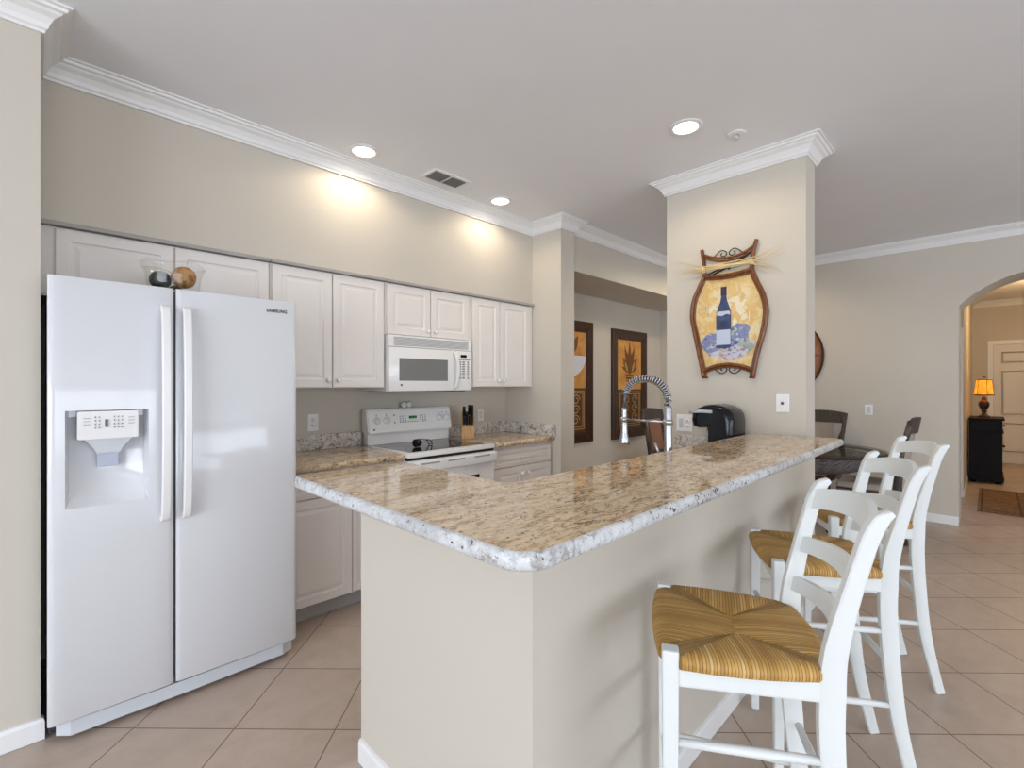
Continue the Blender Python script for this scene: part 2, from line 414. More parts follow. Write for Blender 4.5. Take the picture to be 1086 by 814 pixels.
# walls behind the camera with real window openings
def wall_hole(name, axis, a, b, lo, hi, holes, z1=CEIL):
    """a wall plate from a to b across 'axis', spanning lo..hi, with holes [(u0,u1,z0,z1)] left out"""
    bm = nb(); us = sorted({lo, hi, *[h[0] for h in holes], *[h[1] for h in holes]})
    for u0, u1 in zip(us, us[1:]):
        hs = [h for h in holes if h[0] <= u0 and h[1] >= u1]
        spans = [(0, z1)] if not hs else [(0, hs[0][2]), (hs[0][3], z1)]
        for s0, s1 in spans:
            if s1 - s0 < .001: continue
            if axis == 0: box(bm, a, b, u0, u1, s0, s1)
            else: box(bm, u0, u1, a, b, s0, s1)
    bmesh.ops.remove_doubles(bm, verts=bm.verts, dist=1e-5)
    return struct(name, bm, M_wall)
wall_hole('wall_window_side', 0, -5.6, -5.4, -6.4, 2.6, [(-4.6, 1.6, .08, 2.35)])
wall_hole('wall_window_rear', 1, -6.4, -6.2, -5.4, 6.34, [(-2.4, 4.8, .08, 2.35)])
bm = nb()
for yy in (-4.6, -3.07, -1.54, -.01, 1.55): box(bm, -5.56, -5.44, yy, yy+.05, .08, 2.35)
for zz in (.08, 2.30): box(bm, -5.56, -5.44, -4.6, 1.6, zz, zz+.05)
w = struct('window_1', bm, M_trim)
bm = nb(); box(bm, -5.505, -5.495, -4.58, 1.58, .10, 2.33); obj('window_pane', bm, M_pane, w)
bm = nb()
for xx in (-2.4, -.61, 1.18, 2.97, 4.75): box(bm, xx, xx+.05, -6.36, -6.24, .08, 2.35)
for zz in (.08, 2.30): box(bm, -2.4, 4.8, -6.36, -6.24, zz, zz+.05)
w = struct('window_2', bm, M_trim)
bm = nb(); box(bm, -2.38, 4.78, -6.305, -6.295, .10, 2.33); obj('window_pane', bm, M_pane, w)

CROWN = [(0, -.098), (.012, -.098), (.014, -.088), (.021, -.082), (.026, -.066), (.038, -.044), (.056, -.032), (.062, -.024), (.074, -.020), (.078, -.010), (.09, -.008), (.09, 0), (0, 0)]
BASE = [(0, .002), (.012, .002), (.012, .070), (.008, .082), (0, .085)]
def sweep(name, path, prof, z0, closed=False, m=M_trim):
    """mitred moulding along a plan path that has the room on its left"""
    P = [Vector(p) for p in path]; n = len(P); bm = nb(); rings = []
    def nrm(i): d = (P[(i+1) % n]-P[i]).normalized(); return Vector((-d.y, d.x))
    for i in range(n):
        if closed or 0 < i < n-1:
            a, b = nrm(i-1), nrm(i); mi = (a+b)/(1+a.dot(b))
        elif i == 0: mi = nrm(0)
        else: mi = nrm(n-2)
        rings.append([bm.verts.new((P[i].x+mi.x*d, P[i].y+mi.y*d, z0+z)) for d, z in prof])
    k = len(prof)
    for i in range(n if closed else n-1):
        A, B = rings[i], rings[(i+1) % n]
        for j in range(k): bm.faces.new((A[j], A[(j+1) % k], B[(j+1) % k], B[j]))
    if not closed: bm.faces.new(rings[0]); bm.faces.new(rings[-1])
    return struct(name, bm, m)
sweep('trim_1', [(6.34, -6.2), (6.34, 2.69), (3.44, 2.69), (3.44, 2.647), (3.25, 2.647), (3.25, 2.985), (.018, 2.985), (.018, 2.6), (-5.4, 2.6), (-5.4, -6.2)], CROWN, CEIL)
sweep('trim_2', [(3.25, .775), (3.25, 1.66), (3.45, 1.66), (3.45, .775)], CROWN, CEIL, True)
sweep('trim_3', [(11.9, -1.6), (11.9, .23), (8.0, .23)], CROWN, CEIL)
sweep('baseboard_far', [(6.34, y1), (6.34, 3.34), (3.44, 3.34), (3.44, 2.647), (3.25, 2.647), (3.25, 2.70)], BASE, 0)
sweep('baseboard_left', [(.018, 2.62), (.018, 2.6), (-5.4, 2.6)], BASE, 0)
sweep('baseboard_bar', [(.845, 1.624), (.845, .775), (3.45, .775), (3.45, 1.66)][::-1], BASE, 0)
sweep('baseboard_hall', [(11.9, .10), (11.9, .23), (8.0, .23)], BASE, 0)
bm = nb(); box(bm, 7.98, 8.0, .23, .32, 0, 2.06, .004); struct('trim_4', bm, M_trim)

# raised panel joinery on any plane: o = lower corner, ax = along, up = z, n = outwards
def panel(bm, o, ax, n, w, h, th=.019, inset=.05, raised=True, mi=0):
    o, ax, n = Vector(o), Vector(ax), Vector(n); up = Vector((0, 0, 1))
    rs = [(0, -th), (0, -.003), (.003, 0)]
    if raised: rs += [(inset, 0), (inset+.006, -.006), (inset+.016, -.006), (inset+.034, -.001)]
    prev = None
    for d, z in rs:
        ring = [bm.verts.new(o + ax*a + up*b + n*z) for a, b in ((d, d), (w-d, d), (w-d, h-d), (d, h-d))]
        if prev:
            for k in range(4): bm.faces.new((prev[k], prev[(k+1) % 4], ring[(k+1) % 4], ring[k])).material_index = mi
        else: bm.faces.new(ring[::-1])
        prev = ring
    bm.faces.new(prev).material_index = mi

# entry door at the end of the hall (six panels) with its casing
dx = 11.9
bm = nb(); box(bm, dx-.022, dx-.001, -.04, .03, .002, 2.06, .003); box(bm, dx-.022, dx-.001, -1.03, -.96, .002, 2.06, .003); box(bm, dx-.022, dx-.001, -1.03, .03, 2.06, 2.13, .003)
d1 = struct('door_1', bm, M_trim)
bm = nb(); box(bm, dx-.012, dx-.001, -.957, -.043, .012, 2.055)
for z0, z1 in ((.18, .72), (.82, 1.62), (1.72, 1.95)):
    for ya in (-.45, -.88):
        panel(bm, (dx-.0185, ya+.33, z0), (0, -1, 0), (-1, 0, 0), .33, z1-z0, .006, .02)
obj('door_leaf', bm, M_door, d1)
bm = nb(); sphere(bm, (dx-.06, -.90, 1.0), .028); tube(bm, [(dx-.06, -.90, 1.0), (dx-.005, -.90, 1.0)], .012); obj('door_knob', bm, M_steel, d1)

# ------------------------------------------------------------------ kitchen cabinets
def knob(x, y, z, parent):
    bm = nb(); lathe(bm, [(.006, 0), (.006, .012), (.014, .016), (.016, .022), (.012, .029), (.004, .031)], (x, y, z), 14, '-y'); obj('knob', bm, M_knob, parent)
DY = 2.965                                       # face of the upper doors
def upper(label, x0, x1, z0, edges, knobs, dz0=None):
    t = thing('wall_cabinet', label, 'cabinet', ((x0+x1)/2, 3.16, z0), 'white wall cabinets')
    bm = nb(); box(bm, x0, x1, DY+.020, 3.338, z0, 2.085, .002); obj('body', bm, M_cab, t)
    bm = nb(); box(bm, x0, x1, DY-.012, DY+.024, 2.086, 2.106, .004); obj('top_trim', bm, M_cabtop, t)
    for (a, b), kn in zip(edges, knobs):
        bm = nb(); panel(bm, (a+.002, DY, z0+.004), (1, 0, 0), (0, -1, 0), b-a-.004, 2.076-z0-.004); d = obj('door', bm, M_cab, t)
        if kn is not None: knob(kn[0], DY, kn[1], d)
    return t
upper('low wide white wall cabinet with two doors above the white refrigerator', .02, .974, 1.77, [(.065, .509), (.513, .966)], [None, None])
upper('tall white wall cabinet with two doors between refrigerator and microwave', .976, 1.726, 1.350, [(.983, 1.345), (1.348, 1.714)], [(1.315, 1.40), (1.378, 1.40)])
upper('short white wall cabinet with two doors directly over the microwave', 1.728, 2.482, 1.722, [(1.737, 2.104), (2.107, 2.476)], [(2.072, 1.765), (2.14, 1.765)])
upper('tall narrow white wall cabinet with two doors right of the microwave by the corner', 2.484, 3.245, 1.350, [(2.518, 2.82), (2.823, 3.19)], [(2.79, 1.40), (2.853, 1.40)])
BY = 2.745
def base_cab(label, x0, x1, pieces):
    t = thing('base_cabinet', label, 'cabinet', ((x0+x1)/2, 3.05, 0))
    bm = nb(); box(bm, x0, x1, BY+.020, 3.338, .10, .874); obj('body', bm, M_cab, t)
    bm = nb(); box(bm, x0, x1, BY+.075, BY+.095, .002, .10); obj('toe_kick', bm, M_toe, t)
    for nm, a, b, z0, z1, kn in pieces:
        bm = nb(); panel(bm, (a, BY, z0), (1, 0, 0), (0, -1, 0), b-a, z1-z0, .019, .05 if nm == 'door' else .03); d = obj(nm, bm, M_cab, t)
        if kn == 'pull':
            bm = nb(); xm, zm = (a+b)/2, (z0+z1)/2
            tube(bm, bez([(xm-.048, BY, zm), (xm-.044, BY-.022, zm), (xm, BY-.027, zm), (xm+.044, BY-.022, zm), (xm+.048, BY, zm)], 5), .006, 8); obj('pull', bm, M_knob, d)
        elif kn: knob(kn[0], BY, kn[1], d)
    return t
base_cab('white base cabinet with drawer over a panelled door beside the refrigerator', .96, 1.722,
         [('drawer', .965, 1.370, .718, .868, None), ('door', .965, 1.370, .108, .712, None), ('filler', 1.376, 1.720, .108, .868, None)])
base_cab('white base cabinet with one wide drawer above two doors right of the range', 2.505, 3.245,
         [('drawer', 2.545, 3.235, .705, .845, 'pull'), ('door', 2.545, 2.888, .108, .698, (2.855, .64)), ('door', 2.892, 3.235, .108, .698, (2.925, .64))])

def slab(bm, poly, z0, z1, top_mi=0, edge_mi=1):
    """worktop with an eased edge"""
    n = len(poly); P = [Vector(p) for p in poly]
    ar = sum(P[i].x*P[(i+1) % n].y-P[(i+1) % n].x*P[i].y for i in range(n))
    sg = 1 if ar > 0 else -1
    nv = []
    for i in range(n):
        d1 = (P[i]-P[i-1]).normalized(); d2 = (P[(i+1) % n]-P[i]).normalized()
        a = Vector((-d1.y, d1.x))*sg; b = Vector((-d2.y, d2.x))*sg; nv.append((a+b)/max(.3, 1+a.dot(b)))
    h = z1-z0; prev = None
    for ins, z in ((.008, z0), (.002, z0+.005), (0, z0+h*.35), (0, z0+h*.6), (.003, z1-.005), (.008, z1-.0012), (.013, z1)):
        ring = [bm.verts.new((P[i].x+nv[i].x*ins, P[i].y+nv[i].y*ins, z)) for i in range(n)]
        if prev:
            for k in range(n):
                f = bm.faces.new((prev[k], prev[(k+1) % n], ring[(k+1) % n], ring[k])); f.material_index = edge_mi; f.smooth = True
        else: bm.faces.new(ring[::-1]).material_index = edge_mi
        prev = ring
    f = bm.faces.new(prev); f.material_index = top_mi
def roundpoly(pts, rs, n=8):
    out = []; N = len(pts)
    for i in range(N):
        p, a, b = Vector(pts[i]), Vector(pts[i-1]), Vector(pts[(i+1) % N]); r = rs[i]
        if r <= 0: out.append(tuple(p)); continue
        d1 = (a-p).normalized(); d2 = (b-p).normalized(); c = p + (d1+d2)*r
        s, e = p+d1*r-c, p+d2*r-c
        for k in range(n+1):
            t = PI/2*k/n; out.append(tuple(c + s*math.cos(t) + e*math.sin(t)))
    return out
# raised bar top: L shape
bm = nb()
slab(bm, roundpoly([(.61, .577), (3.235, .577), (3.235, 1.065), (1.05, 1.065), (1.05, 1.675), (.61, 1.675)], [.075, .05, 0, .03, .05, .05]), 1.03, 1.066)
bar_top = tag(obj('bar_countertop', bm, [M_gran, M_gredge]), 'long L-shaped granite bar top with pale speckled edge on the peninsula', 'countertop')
# back worktops left and right of the range
def worktop(label, x0, x1, side):
    bm = nb(); slab(bm, [(x0, 2.715), (x1, 2.715), (x1, 3.336), (x0, 3.336)], .876, .915)
    o = tag(obj('countertop', bm, [M_gran, M_gran]), label, 'countertop')
    bm = nb(); box(bm, x0, x1, 3.314, 3.336, .916, 1.02, .003)
    if side: box(bm, x1-.022, x1, 2.70, 3.314, .916, 1.02, .003)
    obj('backsplash', bm, M_grsplash, o)
    return o
worktop('tan granite countertop on the back wall between refrigerator and range', .95, 1.722, False)
worktop('tan granite countertop with corner backsplash right of the range', 2.505, 3.246, True)
# lower sink counter behind the bar
t = thing('sink_cabinet', 'low white sink cabinet behind the raised bar holding the faucet', 'cabinet', (2.1, 1.26, 0))
bm = nb(); box(bm, .974, 3.246, .904, 1.53, .10, .874); obj('body', bm, M_cab, t)
bm = nb(); box(bm, .974, 3.246, 1.44, 1.46, .002, .10); obj('toe_kick', bm, M_toe, t)
for k in range(5):
    a = .99+k*.45
    bm = nb(); panel(bm, (a+.44, 1.55, .11), (-1, 0, 0), (0, 1, 0), .436, .75); d = obj('door', bm, M_cab, t)
    bm = nb(); lathe(bm, [(.006, 0), (.006, .012), (.015, .018), (.010, .03)], (a+.40, 1.55, .80), 12, 'y'); obj('knob', bm, M_knob, d)
bm = nb(); slab(bm, [(.974, .904), (3.246, .904), (3.246, 1.585), (.974, 1.585)], .876, .915); o = obj('sink_countertop', bm, [M_gran, M_gran])
tag(o, 'lower granite sink counter tucked behind the raised bar top', 'countertop')
bm = nb(); box(bm, 3.224, 3.246, .97, 1.585, .916, 1.02, .003); obj('backsplash', bm, M_grsplash, o)

# ------------------------------------------------------------------ refrigerator
FX0, FX1, FXM, FY, FB, FT = .035, .940, .430, 2.48, .088, 1.786
t = fridge = thing('refrigerator', 'white side-by-side refrigerator with ice dispenser and two long handles', 'refrigerator', (.49, 2.9, 0))
bm = nb(); box(bm, FX0+.006, FX1-.006, FY+.075, 3.32, .03, 1.765, .004); obj('body', bm, mat('dark_grey_cabinet_side', srgb(44, 46, 54), .4), t, 30)
def bowed_door(x0, x1, hole=None):
    """door with softly rounded long edges; hole = (x0,x1,z0,z1) is left open in the front"""
    bm = nb(); bow = .012
    def yf(x):
        e = min(x-x0, x1-x)/.02
        return FY + (0 if e >= 1 else .010*(1-max(0, e))**2)
    xs = sorted({x0, x0+.004, x0+.01, x0+.02, x1-.02, x1-.01, x1-.004, x1, *( [hole[0], hole[1]] if hole else [(x0+x1)/2])})
    zs = sorted({FB, FB+.004, FT-.004, FT, *([hole[2], hole[3]] if hole else [])})
    V = {(i, j): bm.verts.new((x, yf(x)+(.004 if z in (FB, FT) else 0), z)) for i, x in enumerate(xs) for j, z in enumerate(zs)}
    for i in range(len(xs)-1):
        for j in range(len(zs)-1):
            if hole and xs[i] >= hole[0]-1e-6 and xs[i+1] <= hole[1]+1e-6 and zs[j] >= hole[2]-1e-6 and zs[j+1] <= hole[3]+1e-6: continue
            bm.faces.new((V[i, j], V[i+1, j], V[i+1, j+1], V[i, j+1])).smooth = True
    yb = FY+.068; nx, nz = len(xs)-1, len(zs)-1
    loop = [(i, 0) for i in range(nx)] + [(nx, j) for j in range(nz)] + [(i, nz) for i in range(nx, 0, -1)] + [(0, j) for j in range(nz, 0, -1)]
    back = {k: bm.verts.new((V[k].co.x, yb, V[k].co.z)) for k in loop}
    for a, b in zip(loop, loop[1:]+loop[:1]): bm.faces.new((V[a], V[b], back[b], back[a]))
    bm.faces.new([back[k] for k in loop])
    return bm
H = (.083, .339, .898, 1.272)
dl = obj('freezer_door', bowed_door(FX0, FXM-.004, H), M_fr, t)
dr = obj('fridge_door', bowed_door(FXM+.004, FX1), M_fr, t)
bm = nb(); box(bm, FXM-.006, FXM+.006, FY+.03, FY+.074, FB+.01, FT-.01); obj('door_gasket', bm, M_dark, t)
# recess of the dispenser: a tub whose back curves forward to the lip below
bm = nb(); x0, x1, z0, z1 = H; N = 14
prof = []
for k in range(N+1):
    s = k/N; z = z1 + (z0-z1)*s
    y = FY + .001 + (.060 if s < .05 else .060*(1-max(0, (s-.55)/.45)**2))
    prof.append((y, z))
prof[0] = (FY+.061, z1-.001); prof.insert(0, (FY+.001, z1)); N += 1
def tub(xa): return [bm.verts.new((xa, y, z)) for y, z in prof]
A, B = tub(x0+.012), tub(x1-.012)
for k in range(N): bm.faces.new((A[k], B[k], B[k+1], A[k+1])).smooth = k > 1
for xa, P in ((x0, A), (x1, B)):
    F = [bm.verts.new((xa, FY+.0008, z)) for y, z in prof]
    for k in range(N):
        bm.faces.new((P[k], P[k+1], F[k+1], F[k]))
obj('dispenser_recess', bm, M_fr, dl)
bm = nb(); prism(bm, [(FY-.006, 1.268), (FY+.05, 1.268), (FY+.05, 1.158), (FY+.002, 1.158)], 0, .118, .305); bmesh.ops.bevel(bm, geom=bm.edges[:], offset=.003, segments=2, affect='EDGES')
dp = obj('dispenser_panel', bm, M_plast, dl)
bm = nb()
prev = None
for xa, xb, z, y in ((.136, .288, 1.160, FY+.014), (.166, .258, 1.122, FY+.020), (.174, .250, 1.104, FY+.022), (.176, .248, 1.098, FY+.024)):
    ring = [bm.verts.new(p) for p in ((xa, y, z), (xb, y, z), (xb, FY+.052, z), (xa, FY+.052, z))]
    if prev:
        for k in range(4): bm.faces.new((prev[k], prev[(k+1) % 4], ring[(k+1) % 4], ring[k]))
    prev = ring
bm.faces.new(prev); obj('ice_chute', bm, M_gplast, dl)
bm = nb(); box(bm, .178, .246, FY+.030, FY+.046, 1.045, 1.10, .004); obj('paddle', bm, mat('blue_grey_paddle', srgb(178, 186, 204), .3), dl)
bm = nb(); box(bm, .199, .208, FY-.0075, FY-.004, 1.205, 1.235); o = obj('display', bm, mat('blue_grey_display', srgb(60, 78, 104), .3), dp)
M_fpr = mat('faint_grey_print', srgb(150, 154, 162), .5)
for grp in ((.168, .180), (.226, .238, .250)):
    bm = nb()
    for xx in grp:
        for zz in (1.242, 1.228, 1.214, 1.200): box(bm, xx, xx+.004, FY-.0065, FY-.002, zz, zz+.006)
    obj('printed_marking', bm, M_fpr, dp)
for xx in (.135, .272):
    bm = nb()
    for zz in (1.240, 1.228, 1.216): box(bm, xx, xx+.02, FY-.0060, FY-.002, zz, zz+.002)
    obj('printed_marking', bm, M_fpr, dp)
def handle(x, parent):
    bm = nb(); pts = bez([(x, FY+.004, 1.70), (x, FY-.030, 1.672), (x, FY-.046, 1.5), (x, FY-.052, 1.25), (x, FY-.046, 1.0), (x, FY-.030, .832), (x, FY+.004, .804)], 8)
    bar(bm, pts, (1, 0, 0), .030, .026); obj('handle', bm, M_plast, parent, 40)
handle(.392, dl); handle(.468, dr)
bm = nb()
prism(bm, [(.06, FY+.06), (.10, FY+.022), (.49, FY+.016), (.88, FY+.022), (.935, FY+.055), (.935, FY+.10), (.06, FY+.10)], 2, .022, .078); obj('base_grille', bm, M_gplast, t)
def lettering(s, size, M4, m, parent, name, extr=.0006, sx=1.0):
    cu = bpy.data.curves.new(name, 'FONT'); cu.body = s; cu.size = size; cu.align_x = 'CENTER'; cu.align_y = 'CENTER'; cu.extrude = extr; cu.space_character = 1.12; cu.offset = .0007
    o = bpy.data.objects.new('tmp', cu); C.objects.link(o)
    me = bpy.data.meshes.new_from_object(o.evaluated_get(bpy.context.evaluated_depsgraph_get()))
    bpy.data.objects.remove(o); bm = nb(); bm.from_mesh(me); bpy.data.meshes.remove(me)
    bmesh.ops.scale(bm, vec=(sx, 1, 1), verts=bm.verts); bm.transform(M4)
    return obj(name, bm, m, parent)
def faceY(x, y, z): return Matrix.Translation((x, y, z)) @ Matrix.Rotation(PI/2, 4, 'X')       # text readable from -Y
lt = lettering('SAMSUNG', .021, faceY(.845, FY-.0004, 1.732), M_letter, dr, 'maker_lettering', .0008, .92)
for v in lt.data.vertices: pass

# bowl with decorative balls on the refrigerator
bm = nb()
bc = (.455, 2.655, 1.7665)
prof = [(.04, 0), (.07, .003), (.088, .014), (.100, .04), (.104, .07), (.107, .10), (.115, .13), (.126, .148), (.124, .151), (.111, .132), (.103, .10), (.100, .07), (.096, .04), (.084, .018), (.066, .007), (.004, .005)]
lathe(bm, [(r, h) for r, h in prof if r > 0], bc, 40, cap=True)
for v in bm.verts:
    if v.co.z-bc[2] > .12:
        a = math.atan2(v.co.y-bc[1], v.co.x-bc[0]); v.co.z += .007*math.sin(4*a)
tag(obj('glass_bowl', bm, M_bowl), 'clear flared glass bowl standing on top of the refrigerator', 'bowl')
def deco(label, x, y, z, r, m, sc=(1, 1, 1)):
    bm = nb(); sphere(bm, (x, y, z), r, sc); o = obj('decorative_ball', bm, m); return tag(o, label, 'ornament', 'balls in the glass bowl')
deco('charcoal woven ball at the left in the glass bowl', .402, 2.640, 1.842, .042, M_ballgy)
deco('brown shell ball resting highest in the glass bowl', .492, 2.645, 1.868, .050, M_ballbr)
deco('small green-brown ball low behind in the glass bowl', .468, 2.695, 1.806, .030, ball('olive_ball', srgb(60, 54, 34), srgb(120, 110, 70), 70))

# ------------------------------------------------------------------ microwave
MY = 2.935; mx0, mx1, mz0, mz1 = 1.735, 2.480, 1.322, 1.718
t = thing('microwave', 'white over-the-range microwave with grey window and side keypad', 'microwave', (2.1, 3.1, mz0))
bm = nb(); box(bm, mx0, mx1, MY+.03, 3.336, mz0, mz1, .003); obj('body', bm, M_appl, t)
bm = nb(); box(bm, mx0+.03, mx1-.03, MY+.05, 3.30, mz0-.006, mz0); obj('underside_filter', bm, M_dark, t)
bm = nb(); box(bm, mx0, mx1, MY+.004, MY+.029, 1.637, mz1, .004)
vt = obj('vent_panel', bm, M_appl, t)
bm = nb()
for k in range(7): box(bm, 1.775, 2.445, MY+.0015, MY+.006, 1.648+k*.0088, 1.6525+k*.0088)
obj('vent_slats', bm, M_vent, vt)
bm = nb(); box(bm, mx0, 2.318, MY, MY+.028, mz0+.003, 1.634, .006); md = obj('door', bm, M_appl, t, 30)
bm = nb(); box(bm, 1.815, 2.240, MY-.0015, MY+.004, 1.398, 1.558, .001); obj('door_window', bm, M_mwglass, md)
bm = nb(); bar(bm, bez([(2.298, MY+.003, 1.615), (2.305, MY-.022, 1.60), (2.316, MY-.036, 1.48), (2.305, MY-.022, 1.36), (2.298, MY+.003, 1.345)], 6), (1, 0, 0), .024, .014); obj('door_handle', bm, M_plast, md, 40)
bm = nb(); box(bm, 2.321, mx1, MY, MY+.028, mz0+.003, 1.634, .006); kp = obj('control_panel', bm, M_appl, t, 30)
bm = nb(); box(bm, 2.365, 2.425, MY-.001, MY+.004, 1.582, 1.604); obj('display', bm, M_black, kp)
bm = nb()
for r_, zz in enumerate((1.562, 1.542, 1.524, 1.506, 1.488, 1.470, 1.452, 1.434, 1.416)):
    for xx in ((2.346, 2.366, 2.386, 2.406, 2.426, 2.446) if r_ == 0 else (2.352, 2.384, 2.396, 2.432)):
        box(bm, xx, xx+(.014 if r_ == 0 else .010 if xx in (2.384, 2.396) else .017), MY-.0008, MY+.003, zz, zz+.0095)
obj('keypad_keys', bm, M_print, kp)
def roundel(x, y, z, r, parent):
    bm = nb(); lathe(bm, [(r, 0), (r, .0016), (r*.72, .0018), (r*.70, .001)], (x, y, z), 20, '-y')
    box(bm, x-r*.35, x+r*.35, y-.0016, y, z-r*.12, z+r*.12); obj('maker_badge', bm, M_print, parent)
roundel(1.833, MY, 1.368, .008, md)

# ------------------------------------------------------------------ range
rx0, rx1 = 1.728, 2.498
t = stove = thing('range', 'white electric range with black glass cooktop and raised control backguard', 'stove', (2.11, 3.0, 0))
bm = nb(); box(bm, rx0+.004, rx1-.004, 2.735, 3.30, .06, .885); obj('body', bm, M_appl, t)
bm = nb(); box(bm, rx0+.02, rx1-.02, 2.80, 3.25, .002, .06); obj('plinth', bm, M_dark, t)
bm = nb(); box(bm, rx0, rx1, 2.68, 3.305, .886, .918, .007); ct = obj('cooktop_frame', bm, M_appl, t, 30)
bm = nb(); box(bm, rx0+.045, rx1-.045, 2.735, 3.205, .915, .9195, .001); cg = obj('cooktop_glass', bm, M_glassblk, ct)
M_burn = mat('grey_burner_print', srgb(96, 96, 100), .2)
for (xx, yy, rr_) in ((1.93, 2.86, .10), (2.30, 2.86, .075), (1.93, 3.08, .075), (2.30, 3.08, .10)):
    for r0 in (rr_, rr_*.62):
        bm = nb()
        pts = [(xx+r0*math.cos(2*PI*k/40), yy+r0*math.sin(2*PI*k/40)) for k in range(40)]; pin = [(xx+(r0-.0025)*math.cos(2*PI*k/40), yy+(r0-.0025)*math.sin(2*PI*k/40)) for k in range(40)]
        for k in range(40):
            q = (k+1) % 40; quad(bm, [(*pts[k], .9198), (*pts[q], .9198), (*pin[q], .9198), (*pin[k], .9198)])
        obj('burner_ring', bm, M_burn, cg)
bm = nb(); box(bm, rx0+.004, rx1-.004, 2.695, 2.735, .868, .885); obj('vent_gap', bm, M_dark, t)
bm = nb(); box(bm, rx0+.004, rx1-.004, 2.685, 2.733, .20, .867, .006); od = obj('oven_door', bm, M_appl, t, 30)
bm = nb(); box(bm, rx0+.012, rx1-.012, 2.640, 2.684, .788, .866, .014, seg=4); oh = obj('oven_handle', bm, M_plast, od, 40)
for xa in (1.80, 2.02, 2.26):
    bm = nb(); box(bm, xa, xa+.15, 2.6385, 2.642, .842, .853, .001); obj('handle_vent', bm, M_vent, oh)
bm = nb(); box(bm, rx0+.17, rx1-.155, 2.683, 2.688, .36, .708, .002); obj('oven_window', bm, M_black, od)
bm = nb(); box(bm, rx0+.004, rx1-.004, 2.69, 2.733, .065, .193, .005); obj('storage_drawer', bm, M_appl, t)
# backguard: lower sloped neck then the thick console
bm = nb(); box(bm, rx0+.012, rx1-.012, 3.245, 3.315, .9185, 1.03, .004); obj('backguard', bm, M_appl, t)
bm = nb(); prism(bm, [(3.205, 1.006), (3.325, 1.006), (3.325, 1.188), (3.262, 1.188), (3.245, 1.180)], 0, rx0+.002, rx1-.002)
bmesh.ops.bevel(bm, geom=bm.edges[:], offset=.008, segments=3, affect='EDGES'); cs = obj('console', bm, M_appl, t, 40)
def conY(z): return 3.205 + (z-1.006)/(1.180-1.006)*.04
def dial(x, z, m):
    bm = nb(); y = conY(z)
    lathe(bm, [(.030, -.001), (.030, .003), (.024, .004), (.021, .020), (.018, .023), (.003, .024)], (x, y, z), 24, '-y')
    box(bm, x-.004, x+.004, y-.032, y-.02, z-.018, z+.018, .002)
    obj('burner_dial', bm, m, cs)
for xx in (1.805, 1.885, 2.372, 2.452): dial(xx, 1.098, M_knob)
bm = nb(); y = conY(1.112); box(bm, 2.085, 2.155, y-.002, y+.004, 1.100, 1.124); dsp = obj('clock_display', bm, M_black, cs)
bm = nb()
for k, xx in enumerate((2.098, 2.112, 2.130, 2.143)):
    for zz in (1.107, 1.1115, 1.116): box(bm, xx, xx+.006, y-.003, y-.001, zz, zz+.0012)
    box(bm, xx+.005, xx+.0062, y-.003, y-.001, 1.107, 1.117)
obj('clock_digits', bm, M_led, dsp)
def marks(xs, zs, w=.010, h=.006):
    bm = nb()
    for zz in zs:
        for xx in xs: box(bm, xx, xx+w, conY(zz)-.0015, conY(zz)+.003, zz, zz+h)
    obj('key_marking', bm, M_print, cs)
marks((2.00, 2.022, 2.044), (1.122, 1.105, 1.088, 1.077)); marks((2.185, 2.207, 2.229), (1.122, 1.105, 1.088, 1.077))
marks((2.07, 2.09, 2.11, 2.13, 2.15), (1.078,), .009)
for zz in (1.13, 1.075): marks((1.948,), (zz,), .010, .010)
for xx in (1.805, 1.885, 2.372, 2.452): marks((xx-.002,), (1.135,), .004, .010)
marks((2.408,), (1.138,), .008)
roundel(1.775, conY(1.035), 1.034, .009, cs)

# things on the range
def shaker(label, x):
    t = thing('round_shaker', label, 'shaker', (x, 3.292, 1.1885), 'shakers on the range backguard')
    bm = nb(); sphere(bm, (x, 3.292, 1.2115), .0235, (1, 1, 1)); obj('body', bm, M_knob, t)
    bm = nb(); lathe(bm, [(.007, 0), (.006, .004), (.002, .006)], (x, 3.292, 1.234), 10); obj('cap', bm, M_steel, t)
shaker('left of two round white shakers on top of the range console', 2.076)
shaker('right of two round white shakers on top of the range console', 2.126)
t = thing('grinder', 'small black-headed grinder with wire handle lying on the cooktop', 'utensil', (1.99, 2.94, .92))
bm = nb(); c, s = math.cos(.3), math.sin(.3)
def L(a, b, z): return (1.96 + a*c - b*s, 2.925 + a*s + b*c, .92+z)
tube(bm, [L(0, -.004, .0305), L(0, .004, .0305)], .020); bm.clear()
tube(bm, [L(-.030, 0, .030), L(-.026, 0, .030), L(.016, 0, .030), L(.022, 0, .030)], [.024, .029, .029, .022], 18); obj('head', bm, M_blackm, t)
bm = nb()
for b_ in (-.02, .02): tube(bm, bez([L(.02, b_, .045), L(.07, b_, .050), L(.13, b_*.9, .036), L(.15, b_*.8, .006)], 5), .004, 8)
tube(bm, [L(.15, -.017, .006), L(.15, .017, .006)], .004, 8); obj('wire_handle', bm, M_steel, t)
bm = nb(); lathe(bm, [(.020, 0), (.034, .004), (.036, .018), (.030, .026), (.010, .030), (.008, .040), (.012, .046), (.004, .05)], (1.035, 3.02, .916), 20)
tag(obj('lidded_pot', bm, M_black), 'small black lidded pot on the back counter beside the refrigerator', 'pot')

